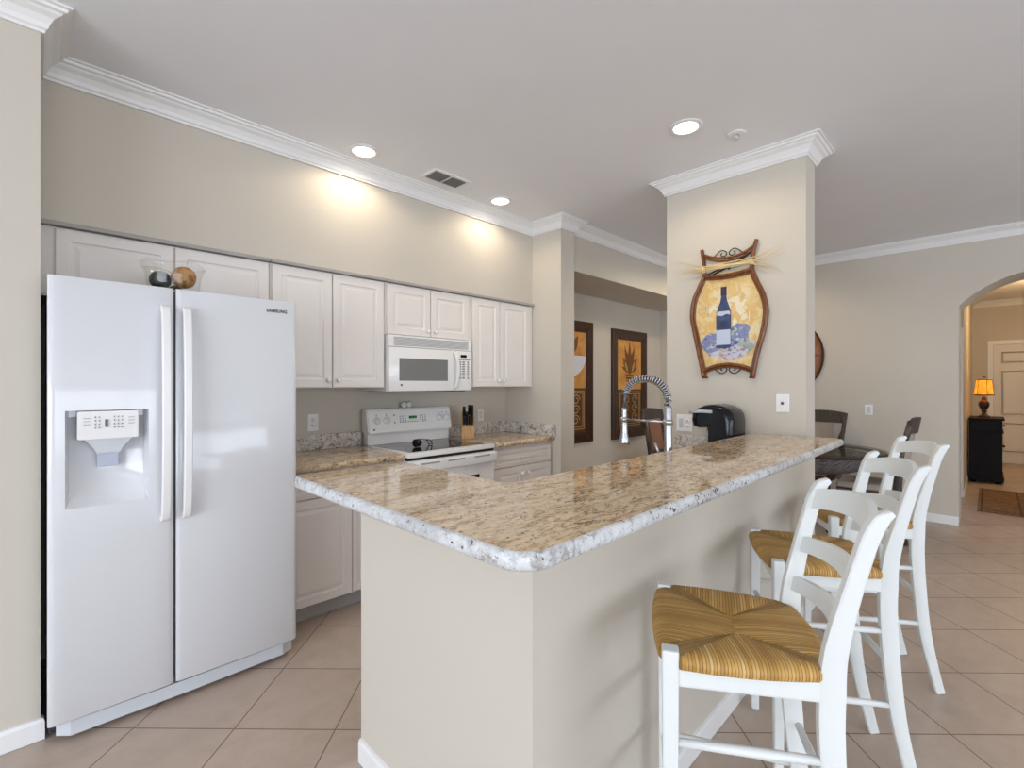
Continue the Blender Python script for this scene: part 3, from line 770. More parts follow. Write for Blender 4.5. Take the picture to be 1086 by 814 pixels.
# knife block and its knives
kx, ky, kz = 2.60, 3.13, .916
t = thing('knife_block', 'light oak knife block on the granite counter right of the range', 'knife block', (kx, ky, kz))
th = math.radians(-38)
def K(a, b, z):                                  # a across, b front to back, z up
    return (kx + a*math.cos(th) - b*math.sin(th), ky + a*math.sin(th) + b*math.cos(th), kz+z)
bm = nb(); w_ = .052
side = [(-.075, 0), (.075, 0), (.095, .195), (.035, .225), (-.075, .105)]
A = [bm.verts.new(K(-w_, b, z)) for b, z in side]; B = [bm.verts.new(K(w_, b, z)) for b, z in side]
for k in range(5): bm.faces.new((A[k], A[(k+1) % 5], B[(k+1) % 5], B[k]))
bm.faces.new(A); bm.faces.new(B[::-1]); bmesh.ops.bevel(bm, geom=bm.edges[:], offset=.003, segments=2, affect='EDGES'); obj('block', bm, M_oak, t)
kn = [(-.033, .50, .130, 'black-handled knife standing tallest at the left of the knife block'), (.033, .55, .135, 'black-handled knife standing tallest at the right of the knife block'),
      (-.012, .30, .105, 'black-handled knife in the middle left slot of the knife block'), (.012, .75, .105, 'black-handled knife in the middle upper slot of the knife block'),
      (-.034, .12, .09, 'short black-handled knife in the low left slot of the knife block'), (-.012, .10, .09, 'short black-handled knife in the low inner left slot of the block'),
      (.011, .12, .09, 'short black-handled knife in the low inner right slot of the block'), (.034, .10, .09, 'short black-handled knife in the low right slot of the knife block')]
for a, s_, ln, lb in kn:
    b0, z0 = -.075 + .110*s_, .105 + .12*s_
    nx_, nz_ = -.62, .785                        # out of the sloped face
    p0 = Vector(K(a, b0 + nx_*.004, z0 + nz_*.004)); p1 = Vector(K(a, b0 + nx_*ln*.75, z0 + nz_*ln))
    t = thing('kitchen_knife', lb, 'knife', tuple(p0), 'knives in the oak block'); wd_ = .024 if ln > .1 else .018
    bm = nb(); d_ = p1-p0; wv = Vector(K(1, 0, 0))-Vector(K(0, 0, 0))
    bar(bm, [p0+d_*.10, p0+d_*.3, p0+d_*.75, p0+d_*.94, p1], wv, wd_, [.028, .024, .027, .031, .024]); obj('handle', bm, M_blackm, t)
    bm = nb(); bar(bm, [p0, p0+d_*.12], wv, .011, .022); obj('bolster', bm, M_steel, t)

# coffee machine on the sink counter, against the pillar
t = thing('coffee_maker', 'black single-cup coffee machine with silver handle against the pillar', 'coffee maker', (3.06, 1.22, .916))
cx0, cx1 = 2.935, 3.185
def solid(prof_yz, xa, xb, ins=.035):
    bm = nb(); xs = [(xa+ins*(1-math.cos(PI/2*k/5)), ins*(1-math.sin(PI/2*k/5))) for k in range(6)]; xs += [(xa+xb-x, d) for x, d in xs[::-1]]
    cyy = sum(p[0] for p in prof_yz)/len(prof_yz); czz = sum(p[1] for p in prof_yz)/len(prof_yz); prev = None; n = len(prof_yz)
    for x, d in xs:
        ring = []
        for y, z in prof_yz:
            v = Vector((y-cyy, z-czz)); l = v.length; v = v*(max(0, l-d)/l)
            ring.append(bm.verts.new((x, cyy+v.x, czz+v.y)))
        if prev:
            for k in range(n): bm.faces.new((prev[k], prev[(k+1) % n], ring[(k+1) % n], ring[k])).smooth = True
        else: bm.faces.new(ring[::-1])
        prev = ring
    bm.faces.new(prev); return bm
obj('body', solid([(1.088, .918), (1.084, 1.06), (1.082, 1.15), (1.090, 1.190), (1.112, 1.219), (1.150, 1.239), (1.205, 1.248), (1.262, 1.243), (1.312, 1.222), (1.340, 1.190), (1.345, 1.148), (1.335, 1.112), (1.30, 1.098), (1.250, 1.102), (1.238, 1.06), (1.235, .918)], cx0, cx1, .045), M_black, t)
bm = nb()
hp = bez([(cx0-.006, 1.20, 1.205), (cx0-.008, 1.27, 1.206), (cx0-.002, 1.33, 1.200), (cx0+.05, 1.368, 1.192), (3.06, 1.378, 1.190), (cx1-.05, 1.368, 1.192), (cx1+.002, 1.33, 1.200), (cx1+.008, 1.27, 1.206), (cx1+.006, 1.20, 1.205)], 6)
bar(bm, hp, (0, 0, 1), .020, .012); obj('lift_handle', bm, M_silver, t, 40)
bm = nb(); box(bm, 2.985, 3.135, 1.238, 1.262, .922, 1.095, .008); obj('spout_column', bm, M_steel, t)
bm = nb(); box(bm, 2.955, 3.165, 1.240, 1.36, .918, .938, .008); obj('drip_tray', bm, M_silver, t)

# faucet on the sink counter
fx, fy = 2.235, 1.135
t = thing('faucet', 'brushed steel spring-neck kitchen faucet rising behind the bar top', 'faucet', (fx, fy, .916))
bm = nb(); lathe(bm, [(.030, 0), (.030, .008), (.022, .014), (.022, .10), (.020, .11), (.020, .34), (.016, .35), (.013, .352)], (fx, fy, .916), 20); obj('column', bm, M_steel, t)
bm = nb(); arcp = [(fx, fy, 1.262), (fx, fy+.004, 1.31)] + [(fx, fy+.125-.121*math.cos(PI*k/16), 1.305+.098*math.sin(PI*k/16)) for k in range(1, 16)] + [(fx, fy+.246, 1.29), (fx, fy+.250, 1.245)]
tube(bm, arcp, .0085, 12); hose = obj('hose', bm, mat('grey_rubber_hose', srgb(96, 98, 102), .45, .5), t)
bm = nb(); dense = bez(arcp[:-2], 12); turns = 25; hel = []
NN = len(dense)*5
for k in range(NN):
    f = k/(NN-1)*(len(dense)-1); i = min(int(f), len(dense)-2); p = dense[i].lerp(dense[i+1], f-i); tn = (dense[i+1]-dense[i]).normalized()
    u = Vector((1, 0, 0)); w = tn.cross(u); a = 2*PI*turns*k/(NN-1); hel.append(p + u*math.cos(a)*.018 + w*math.sin(a)*.018)
tube(bm, hel, .0034, 6); obj('spring', bm, M_steel, t)
sy = fy+.250
bm = nb(); lathe(bm, [(.011, 1.25), (.014, 1.235), (.014, 1.17), (.017, 1.16), (.017, 1.13), (.019, 1.11), (.029, 1.065), (.029, 1.050), (.022, 1.048)], (fx, sy, 0), 18); obj('spray_head', bm, M_steel, t)
bm = nb(); tube(bm, [(fx, fy, 1.185), (fx, sy-.014, 1.185)], .006, 10); lathe(bm, [(.019, 1.172), (.019, 1.198)], (fx, sy, 0), 18); lathe(bm, [(.024, 1.172), (.024, 1.198)], (fx, fy, 0), 18); obj('support_arm', bm, M_steel, t)
bm = nb(); tube(bm, [(fx-.018, fy, .985), (fx-.05, fy+.01, .985)], .014, 12); tube(bm, [(fx-.045, fy+.01, .988), (fx-.055, fy+.02, 1.03), (fx-.075, fy+.03, 1.085)], [.007, .006, .008], 10); obj('lever', bm, M_steel, t)

# ------------------------------------------------------------------ electrics
def plate(name, label, cat, M4, w, h, kind, group=None):
    """wall plate built facing +z locally, then placed"""
    t = thing(name, label, cat, tuple(M4.translation), group)
    bm = nb(); box(bm, -w/2, w/2, -h/2, h/2, 0, .006, .003); bm.transform(M4); p = obj('cover_plate', bm, M_plast, t)
    xs = [-.023, .023] if kind[0] == '2' else [0]
    for x, k in zip(xs, kind[-len(xs):] if len(xs) > 1 else kind[-1]):
        bm = nb()
        if k == 'o':
            for yy in (-.019, .019): lathe(bm, [(.015, .005), (.015, .008), (.001, .0082)], (x, yy, 0), 16)
            bm.transform(M4); r = obj('receptacle', bm, M_plast, t)
            bm = nb()
            for yy in (-.019, .019):
                for xx in (-.006, .004): box(bm, x+xx, x+xx+.002, yy-.002, yy+.006, .0075, .0088)
            bm.transform(M4); obj('slots', bm, M_print, r)
        elif k == 'j':
            lathe(bm, [(.009, .005), (.009, .009), (.004, .012), (.001, .012)], (x, 0, 0), 14); bm.transform(M4); obj('jack', bm, M_print, t)
        else:
            box(bm, x-.016, x+.016, -.033, .033, .005, .0095, .002); bm.transform(M4); obj('rocker', bm, M_gplast, t)
def onNX(x, y, z): return Matrix.Translation((x, y, z)) @ Matrix.Rotation(-PI/2, 4, 'Z') @ Matrix.Rotation(PI/2, 4, 'X')  # on a wall facing -X
plate('wall_outlet', 'white outlet on the back wall between refrigerator and range', 'outlet', faceY(1.375, 3.3395, 1.106), .074, .118, '1o')
plate('wall_outlet', 'white outlet on the back wall behind the knife block', 'outlet', faceY(2.925, 3.3395, 1.09), .074, .118, '1o')
plate('wall_outlet', 'wide white double outlet and switch plate behind the faucet on the pillar', 'outlet', onNX(3.2495, 1.525, 1.10), .116, .118, '2so')
plate('cable_jack_plate', 'white wall plate with a single centre jack on the pillar above the bar end', 'wall plate', onNX(3.2495, .90, 1.257), .074, .110, '1j')
plate('light_switch', 'white rocker switch on the far beige wall left of the archway', 'light switch', onNX(6.3395, .922, 1.098), .074, .112, '1s')

# ------------------------------------------------------------------ ceiling fixtures
def downlight(x, y, label, power=9):
    t = thing('recessed_light', label, 'ceiling light', (x, y, CEIL), 'recessed ceiling lights')
    bm = nb(); lathe(bm, [(.066, -.001), (.092, -.001), (.092, -.006), (.084, -.010), (.068, -.008), (.066, -.001)], (x, y, CEIL), 32, cap=False); obj('trim_ring', bm, M_trim, t, 60)
    bm = nb(); lathe(bm, [(.066, -.0035), (.03, -.003), (.002, -.003)], (x, y, CEIL), 28); obj('lens', bm, M_bulb, t)
    spot((x, y, CEIL-.025), power)
downlight(1.458, 2.766, 'lit round recessed light nearest the refrigerator on the ceiling', 10)
downlight(2.62, 2.75, 'lit round recessed light between the ceiling vent and the wall corner', 10)
downlight(2.61, 1.218, 'lit round recessed light in front of the pillar beside the sprinkler', 14)
downlight(4.60, 1.80, 'added unseen recessed fill light over the dining area behind the pillar', 24)  # added out of view to brighten the far wall
downlight(5.50, 2.05, 'added unseen recessed fill light over the dining table farthest behind the pillar', 24)  # second added fill for the far wall, hidden by the pillar
t = thing('air_vent', 'grey slatted rectangular air vent in the ceiling between two recessed lights', 'vent', (2.067, 2.728, CEIL))
bm = nb()
vx0, vx1, vy0, vy1 = 1.91, 2.225, 2.64, 2.815
for a in ((vx0, vx1, vy0, vy0+.022), (vx0, vx1, vy1-.022, vy1), (vx0, vx0+.022, vy0+.022, vy1-.022), (vx1-.022, vx1, vy0+.022, vy1-.022), (2.062, 2.074, vy0+.022, vy1-.022)):
    box(bm, *a, CEIL-.008, CEIL-.0005)
obj('frame', bm, M_trim, t)
bm = nb(); box(bm, vx0+.02, vx1-.02, vy0+.02, vy1-.02, CEIL-.002, CEIL-.0005); obj('backing', bm, M_grille, t)
bm = nb()
for k in range(8):
    yy = vy0+.032+k*.0155
    quad(bm, [(vx0+.022, yy, CEIL-.003), (vx1-.022, yy, CEIL-.003), (vx1-.022, yy+.009, CEIL-.009), (vx0+.022, yy+.009, CEIL-.009)])
bmesh.ops.solidify(bm, geom=bm.faces[:], thickness=.001); obj('slats', bm, mat('grey_vent_slats', srgb(172, 172, 172), .5), t)
t = thing('sprinkler_head', 'small round white fire sprinkler in the ceiling beside the pillar moulding', 'sprinkler', (2.893, 1.044, CEIL))
bm = nb(); lathe(bm, [(.052, -.0005), (.052, -.006), (.040, -.010), (.020, -.010), (.018, -.004), (.001, -.004)], (2.893, 1.044, CEIL), 24); obj('escutcheon', bm, M_trim, t, 50)
bm = nb()
tube(bm, [(2.893, 1.044, CEIL-.003), (2.893, 1.044, CEIL-.030)], .005, 8); lathe(bm, [(.015, -.030), (.015, -.032)], (2.893, 1.044, CEIL), 12)
for sx in (-1, 1): tube(bm, [(2.893+sx*.012, 1.044, CEIL-.004), (2.893+sx*.010, 1.044, CEIL-.02), (2.893, 1.044, CEIL-.030)], .0025, 6)
obj('nozzle', bm, M_gplast, t)

# ------------------------------------------------------------------ wine picture on the pillar (plane X = 3.25, seen from -X)
PXW = 3.249
t = thing('wall_picture', 'curvy rattan-framed wine bottle picture tied with straw on the pillar', 'picture', (PXW, 1.22, 1.41))
Lf = [(1.393, 2.289), (1.378, 2.192), (1.376, 2.114), (1.411, 2.041), (1.452, 1.946), (1.464, 1.832), (1.441, 1.714), (1.411, 1.568), (1.38, 1.413)]
Rt = [(1.043, 2.289), (1.062, 2.217), (1.070, 2.119), (1.047, 2.042), (1.006, 1.944), (.984, 1.837), (1.0, 1.708), (1.037, 1.566), (1.066, 1.411)]
def P3(pts, d): return [(PXW-d, y, z) for y, z in pts]
for nm, P in (('left_stile', Lf), ('right_stile', Rt)):
    bm = nb(); sg = 1 if nm[0] == 'l' else -1
    tube(bm, bez(P3(P, .020), 6), .0125, 10)
    tube(bm, bez(P3([(y-sg*.017, z) for y, z in P[2:]], .014), 6), .008, 8)
    obj('frame_stile', bm, M_rattan, t)
for P, r_ in (([(1.376, 2.249), (1.305, 2.219), (1.215, 2.205), (1.131, 2.217), (1.060, 2.250)], .009), ([(1.376, 2.104), (1.263, 2.092), (1.157, 2.095), (1.070, 2.106)], .012), ([(1.388, 1.462), (1.319, 1.491), (1.222, 1.505), (1.131, 1.491), (1.058, 1.462)], .011)):
    bm = nb(); tube(bm, bez(P3(P, .020), 8), r_, 10); tube(bm, bez(P3([(y, z-.018 if z < 1.6 else z-.018) for y, z in P], .018), 8), r_*.6, 8); obj('frame_rail', bm, M_rattan, t)
# cross twigs behind the straw
bm = nb()
for a, b in (((1.36, 2.115), (1.22, 2.155)), ((1.32, 2.11), (1.16, 2.165)), ((1.22, 2.13), (1.08, 2.215)), ((1.17, 2.15), (1.10, 2.225)), ((1.30, 2.14), (1.20, 2.19))):
    tube(bm, P3([a, b], .016), .005, 6)
obj('cross_twigs', bm, M_iron, t)
# iron scrolls
def spiral(c, r0, a0, turns, sg, n=18): return [(c[0]+sg*(r0*(1-.75*k/n))*math.cos(a0+turns*2*PI*k/n), c[1]+(r0*(1-.75*k/n))*math.sin(a0+turns*2*PI*k/n)) for k in range(n+1)]
for nm, zc, fl in (('top_scroll', 2.236, 1), ('bottom_scroll', 1.470, -1)):
    bm = nb()
    for sg in (1, -1):
        pts = [(1.222+sg*.130, zc-fl*.004), (1.222+sg*.095, zc-fl*.010), (1.222+sg*.068, zc+fl*.012), (1.222+sg*.040, zc+fl*.026), (1.222+sg*.012, zc+fl*.012), (1.222+sg*.010, zc-fl*.008), (1.222+sg*.030, zc-fl*.016), (1.222+sg*.046, zc-fl*.002), (1.222+sg*.036, zc+fl*.008)]
        tube(bm, bez(P3(pts, .014), 5), .0034, 6)
    obj('scroll', bm, M_iron, t)
# straw bundle across the neck
bm = nb()
random.seed(3)
for k in range(12):
    z0 = 2.150+random.uniform(-.022, .022); z1 = 2.150+random.uniform(-.022, .022); ea, eb = random.choice((-.07, -.03, .03, .07))+random.uniform(-.02, .02), random.choice((-.08, -.03, .02, .05))+random.uniform(-.02, .02)
    la, lb = random.uniform(.10, .22), random.uniform(.10, .24)
    pts = bez(P3([(1.222+.15+la, z0+ea), (1.222+.17, z0+ea*.12), (1.222, (z0+z1)/2), (1.222-.16, z1+eb*.12), (1.222-.15-lb, z1+eb)], .034+random.uniform(0, .012)), 6)
    tube(bm, pts, [.0007+.0034*math.sin(PI*i/(len(pts)-1))**2 for i in range(len(pts))], 6)
for yy in (1.378, 1.066): tube(bm, P3([(yy+.004, 2.132), (yy, 2.166)], .030), .016, 10)
obj('straw_tie', bm, M_straw, t)
# painted panel, one flat mesh with the printed shapes a hair proud of each other
bm = nb()
def flat(pts, d, mi): quad(bm, P3(pts, d), mi)
Lp = [tuple(p)[1:] for p in bez(P3(Lf[2:], 0), 4)]; Rp = [tuple(p)[1:] for p in bez(P3(Rt[2:], 0), 4)]
n_ = min(len(Lp), len(Rp))
for k in range(n_-1):
    if Lp[k+1][1] < 1.47: break
    flat([Lp[k], Rp[k], Rp[k+1], Lp[k+1]], .008, 0)
def blob(c, ry, rz, mi, d, n=22, wob=.12, seed=1):
    rnd = random.Random(seed); ph = [rnd.uniform(0, 6) for _ in range(3)]
    flat([(c[0]+ry*(1+wob*math.sin(3*2*PI*k/n+ph[0])+wob*.6*math.sin(5*2*PI*k/n+ph[1]))*math.cos(2*PI*k/n), c[1]+rz*(1+wob*math.sin(2*2*PI*k/n+ph[2])+wob*.6*math.sin(5*2*PI*k/n+ph[0]))*math.sin(2*PI*k/n)) for k in range(n)], d, mi)
blob((1.225, 1.625), .15, .085, 4, .0085, seed=2)        # soft ground of leaves
blob((1.335, 1.650), .062, .075, 3, .0090, seed=3)       # blue leaves left
blob((1.155, 1.700), .072, .075, 3, .0090, seed=4)       # blue fruit
blob((1.125, 1.620), .060, .050, 6, .0093, seed=5)
blob((1.160, 1.735), .040, .028, 3, .0097, seed=8)
blob((1.205, 1.578), .098, .052, 5, .0100, seed=6)       # pale grapes
rnd = random.Random(5)
for k in range(46):                                      # loose brush dabs over leaves and fruit
    blob((1.225+max(-.12, min(.12, rnd.gauss(0, .07))), 1.655+max(-.08, min(.08, rnd.gauss(0, .045)))), rnd.uniform(.008, .024), rnd.uniform(.006, .016), rnd.choice((3, 4, 6, 3, 7, 5)), .0100+k*1e-5, 9, .3, k)
for k in range(52):
    blob((1.195+rnd.gauss(0, .042), 1.580+rnd.gauss(0, .022)), .0088, .0088, rnd.choice((5, 5, 4, 3, 4)), .0106+k*1e-5, 10, .05, k)
for k in range(9):
    y_ = 1.222+rnd.uniform(-.18, .18); blob((y_, rnd.uniform(1.72, 2.02)), rnd.uniform(.002, .004), rnd.uniform(.02, .05), rnd.choice((6, 8)), .0086+k*1e-5, 9, .2, k)
for k in range(16):
    blob((1.222+rnd.uniform(-.11, .11), rnd.uniform(1.76, 2.03)), rnd.uniform(.015, .036), rnd.uniform(.015, .036), rnd.choice((8, 8, 9)), .0081+k*1e-5, 12, .35, k+90)
bot = [(1.267, 2.018), (1.233, 2.018), (1.233, 1.955), (1.228, 1.925), (1.214, 1.885), (1.205, 1.855), (1.203, 1.82), (1.203, 1.622), (1.212, 1.612), (1.291, 1.612), (1.300, 1.622), (1.300, 1.82), (1.297, 1.855), (1.286, 1.885), (1.272, 1.925), (1.267, 1.955)]
flat(bot, .0112, 1)
flat([(1.269, 2.020), (1.231, 2.020), (1.231, 1.962), (1.269, 1.962)], .0115, 2)
flat([(1.299, 1.735), (1.207, 1.735), (1.207, 1.635), (1.299, 1.635)], .0115, 4)
flat([(1.292, 1.858), (1.212, 1.858), (1.208, 1.832), (1.235, 1.838), (1.262, 1.826), (1.296, 1.834)], .0115, 4)
obj('painted_panel', bm, [M_ayel, M_abot, M_abotd, M_ablue, M_alab, M_agrape, M_agreen, M_anavy, M_apale, M_aorange], t)

# ------------------------------------------------------------------ two tall pictures in the niche (plane Y = 3.34)
def niche_picture(label, x0, x1, z0, z1, kind):
    t = thing('framed_picture', label, 'picture', ((x0+x1)/2, 3.338, z0), 'tall framed pictures in the niche')
    F = .125; yb, yf = 3.338, 3.305
    for a in ((x0, x1, z1-F, z1), (x0, x1, z0, z0+F), (x0, x0+F, z0+F, z1-F), (x1-F, x1, z0+F, z1-F)):
        pass
    bm = nb(); prev = None
    for d, y in ((0, yb), (0, yf+.006), (.006, yf), (F*.55, yf+.003), (F-.012, yf+.010), (F, yf+.012), (F, yf+.026)):
        ring = [bm.verts.new(p) for p in ((x0+d, y, z0+d), (x1-d, y, z0+d), (x1-d, y, z1-d), (x0+d, y, z1-d))]
        if prev:
            for k in range(4): bm.faces.new((prev[k], prev[(k+1) % 4], ring[(k+1) % 4], ring[k]))
        prev = ring
    obj('frame', bm, M_frame, t)
    a0, a1, b0, b1 = x0+F, x1-F, z0+F, z1-F; w, h = a1-a0, b1-b0; zm = b0+h*.44; cx = (a0+a1)/2
    bm = nb(); d = [yf+.022]
    def q(pts, mi): d[0] -= .0002; quad(bm, [(x, d[0], z) for x, z in pts], mi)
    q([(a0, zm), (a1, zm), (a1, b1), (a0, b1)], 0); q([(a0, b0), (a1, b0), (a1, zm), (a0, zm)], 1)
    def leaf(x, z, ang, ln, wd, mi=2):
        ca, sa = math.cos(ang), math.sin(ang)
        q([(x+ca*ln*s-sa*wd*r_, z+sa*ln*s+ca*wd*r_) for s, r_ in ((0, 0), (.25, .8), (.5, 1), (.75, .7), (1, 0), (.75, -.7), (.5, -1), (.25, -.8))], mi)
    if kind == 'plant':
        zb = zm+.02
        q([(cx-.05, zb), (cx+.05, zb), (cx+.062, zb+.03), (cx+.10, zb+.16), (cx+.085, zb+.175), (cx-.085, zb+.175), (cx-.10, zb+.16), (cx-.062, zb+.03)], 2)
        for k in range(3): q([(cx-.09+k*.004, zb+.06+.04*k), (cx+.09-k*.004, zb+.06+.04*k), (cx+.09, zb+.068+.04*k), (cx-.09, zb+.068+.04*k)], 3)
        for an, ln in ((90, .44), (72, .40), (108, .40), (54, .28), (126, .28), (80, .30), (100, .30)): leaf(cx, zb+.17, math.radians(an), ln, .035)
        for an in (20, 160, 38, 142): leaf(cx, zb+.20, math.radians(an), .20, .028)
        for sx in (-1, 1): leaf(cx+sx*.05, zb+.20, math.radians(90-sx*25), .16, .02, 3)
    else:
        zb = zm+.13
        n = 18
        q([(cx+.0+.30*math.cos(PI+PI*k/n), zb+.24+.24*math.sin(PI+PI*k/n)) for k in range(n+1)], 4)
        for sx in (-1, 1): leaf(cx+sx*.02, zb+.24, math.radians(90-sx*30), .26, .05)
        leaf(cx, zb+.24, PI/2, .28, .045); q([(cx-.06, zm+.05), (cx+.06, zm+.05), (cx+.03, zb+.02), (cx-.03, zb+.02)], 2)
    # lower panel: border and arabesque
    for i_ in (.03, .055):
        for A_ in (((a0+i_, b0+i_), (a1-i_, b0+i_), (a1-i_, b0+i_+.008), (a0+i_, b0+i_+.008)), ((a0+i_, zm-i_-.008), (a1-i_, zm-i_-.008), (a1-i_, zm-i_), (a0+i_, zm-i_)),
                   ((a0+i_, b0+i_), (a0+i_+.012, b0+i_), (a0+i_+.012, zm-i_), (a0+i_, zm-i_)), ((a1-i_-.012, b0+i_), (a1-i_, b0+i_), (a1-i_, zm-i_), (a1-i_-.012, zm-i_))): q(A_, 3)
    for r_ in range(3):
        zc = b0+.11+r_*(zm-b0-.16)/3+.03
        for sx in (-1, 1):
            for k in range(11):
                def S_(k): aa = k/11*2.6*PI; rr = .085*(1-.7*k/11); return (cx+sx*(.10+rr*math.cos(aa)*.9), zc+rr*math.sin(aa)*.75)
                p, p2 = S_(k), S_(k+1); dx_, dz_ = p2[0]-p[0], p2[1]-p[1]; l = math.hypot(dx_, dz_); nx_, nz_ = -dz_/l*.006, dx_/l*.006
                q([(p[0]+nx_, p[1]+nz_), (p2[0]+nx_, p2[1]+nz_), (p2[0]-nx_, p2[1]-nz_), (p[0]-nx_, p[1]-nz_)], 3)
    obj('artwork', bm, [M_gold, M_brpanel, M_golddk, M_goldlt, M_paleblue], t)
niche_picture('tall dark-framed gold picture with a pale bowl, half hidden by the kitchen wall end', 3.82, 4.665, .70, 2.095, 'bowl')
niche_picture('tall dark-framed gold picture of a potted plant behind the faucet', 5.08, 5.912, .68, 2.068, 'plant')

# round wooden decoration on the far wall, mostly behind the pillar
t = thing('round_wall_plaque', 'round brown wooden disc on the far wall partly behind the pillar', 'wall decoration', (6.338, 1.805, 1.70))
bm = nb(); lathe(bm, [(.462, 0), (.462, -.014), (.01, -.014)], (6.338, 1.805, 1.70), 48, 'x'); obj('disc', bm, M_disc, t)
bm = nb(); lathe(bm, [(.462, 0), (.478, 0), (.478, -.02), (.474, -.024), (.464, -.022), (.462, -.014)], (6.338, 1.805, 1.70), 48, 'x', cap=False); obj('rim', bm, M_frame, t, 40)
bm = nb()
for k in range(4):
    a = PI*k/4; bar(bm, [(6.3225, 1.805+.44*math.cos(a), 1.70+.44*math.sin(a)), (6.3225, 1.805-.44*math.cos(a), 1.70-.44*math.sin(a))], (1, 0, 0), .006, .008)
obj('spokes', bm, M_frame, t)

# ------------------------------------------------------------------ bar stools
def make_stool():
    t = thing('bar_stool', 'x', 'stool', (0, 0, 0), 'white rush-seat bar stools along the bar')
    FW, RW, FYy, RYy = .188, .160, .175, -.160
    # rush seat with four woven sections
    bm = nb(); uvl = bm.loops.layers.uv.new('UVMap')
    JL, JR = Vector((-.045, .012)), Vector((.045, .012))
    V_ = lambda x, y: Vector((x, y))
    cor = [V_(-.200, .190), V_(.200, .190), V_(.172, -.165), V_(-.172, -.165)]
    secs = [(V_(-.166, .196), V_(.166, .196), JR, JL), (V_(.204, .152), V_(.170, -.138), JR, JR), (V_(.142, -.168), V_(-.142, -.168), JL, JR), (V_(-.170, -.138), V_(-.204, .152), JL, JL)]
    NB = [(0, .000, .722), (0, .006, .730), (0, .006, .742), (0, .001, .750), (.06, 0, .757), (.18, 0, .760), (.4, 0, .759), (.7, 0, .756), (.9, 0, .752), (1, 0, .747)]
    edge_rows = []
    def cell(q, w):
        q2 = []
        for x in q:
            if x[0] not in [y_[0] for y_ in q2]: q2.append(x)
        if len(q2) < 3: return
        try: f = bm.faces.new([x[0] for x in q2])
        except ValueError: return
        f.smooth = True
        for lp, x in zip(f.loops, q2): lp[uvl].uv = (x[1] if w is None else w, x[2])
    for A, B, J2, J1 in secs:
        ax = (B-A).normalized(); nout = Vector((ax.y, -ax.x))
        if nout.dot((A+B)/2) < 0: nout = -nout
        grid = []; NA = 26
        for i in range(NA+1):
            a = i/NA; e = A.lerp(B, a); bulge = .012*math.sin(PI*a); inn = J1.lerp(J2, a); row = []
            for b, o_, z in NB:
                p = e.lerp(inn, b) + nout*(o_ + bulge*(1-b))
                row.append((bm.verts.new((p.x, p.y, z - (.005*(1-math.sin(PI*a)**.4) if .1 < b < .95 else 0))), p.dot(ax), b))
            grid.append(row)
        for i in range(NA):
            for j in range(len(NB)-1): cell([grid[i][j], grid[i+1][j], grid[i+1][j+1], grid[i][j+1]], None)
        edge_rows.append((grid[0], grid[-1]))
    for i in range(4):                                   # the turned cords at the corners
        P_, Q_ = edge_rows[i][1], edge_rows[(i+1) % 4][0]
        for j in range(len(NB)-1): cell([P_[j], Q_[j], Q_[j+1], P_[j+1]], None)
    quad(bm, [(c.x*.95, c.y*.95, .724) for c in cor])
    obj('seat', bm, M_rush, t)
    for sx in (-1, 1):
        bm = nb(); box(bm, sx*FW-.019, sx*FW+.019, FYy-.019, FYy+.019, .002, .762, .005)
        for v in bm.verts:
            if v.co.z < .4: k = (.4-v.co.z)/.4; v.co.x = sx*FW+(v.co.x-sx*FW)*(1-.25*k); v.co.y = FYy+(v.co.y-FYy)*(1-.25*k)
        obj('front_leg', bm, M_stool, t)
        # sabre rear post in one piece from floor to crest
        prof = [(-.246, .0), (-.222, .10), (-.190, .26), (-.170, .45), (-.161, .60), (-.162, .70), (-.167, .79), (-.189, .90), (-.214, 1.0), (-.228, 1.05), (-.246, 1.088), (-.266, 1.105)]
        ths = [.034, .037, .042, .047, .050, .051, .046, .038, .034, .033, .030, .012]
        pts = bez([(sx*RW*(1+.28*max(0, z-.7)), y, z) for y, z in prof], 4); th2 = []
        for i in range(len(pts)):
            f = i/4; k = min(int(f), len(ths)-2); th2.append(ths[k]+(ths[k+1]-ths[k])*(f-k))
        pts[0].z = .003
        bm = nb(); bar(bm, pts, (1, 0, 0), .028, th2); obj('rear_post', bm, M_stool, t, 35)
    def backy(z):
        tab = [(-.162, .70), (-.167, .79), (-.189, .90), (-.214, 1.0), (-.228, 1.05), (-.246, 1.12)]
        for (ya, za), (yb, zb) in zip(tab, tab[1:]):
            if za <= z <= zb: return ya+(yb-ya)*(z-za)/(zb-za)
        return tab[-1][0]
    def rail(name, zlo, zhi, arch, bow, th=.016):
        bm = nb(); N = 16; prev = None; xw = RW*(1+.28*(zlo-.7))-.008
        for i in range(N+1):
            s = -1+2*i/N; x = xw*s; by = -bow*(1-s*s); az = arch*(1-s*s)
            zl, zh = zlo+az*.75, zhi+az
            ring = [bm.verts.new(p) for p in ((x, backy(zl)+by+th/2, zl), (x, backy(zh)+by+th/2, zh), (x, backy(zh)+by-th/2, zh), (x, backy(zl)+by-th/2, zl))]
            if prev:
                for k in range(4): bm.faces.new((prev[k], prev[(k+1) % 4], ring[(k+1) % 4], ring[k]))
            else: bm.faces.new(ring)
            prev = ring
        bm.faces.new(prev[::-1]); bmesh.ops.recalc_face_normals(bm, faces=bm.faces); obj(name, bm, M_stool, t, 35)
    rail('crest_rail', 1.025, 1.078, .026, .040); rail('back_slat', .905, .945, .014, .038); rail('back_slat', .795, .833, .012, .034)
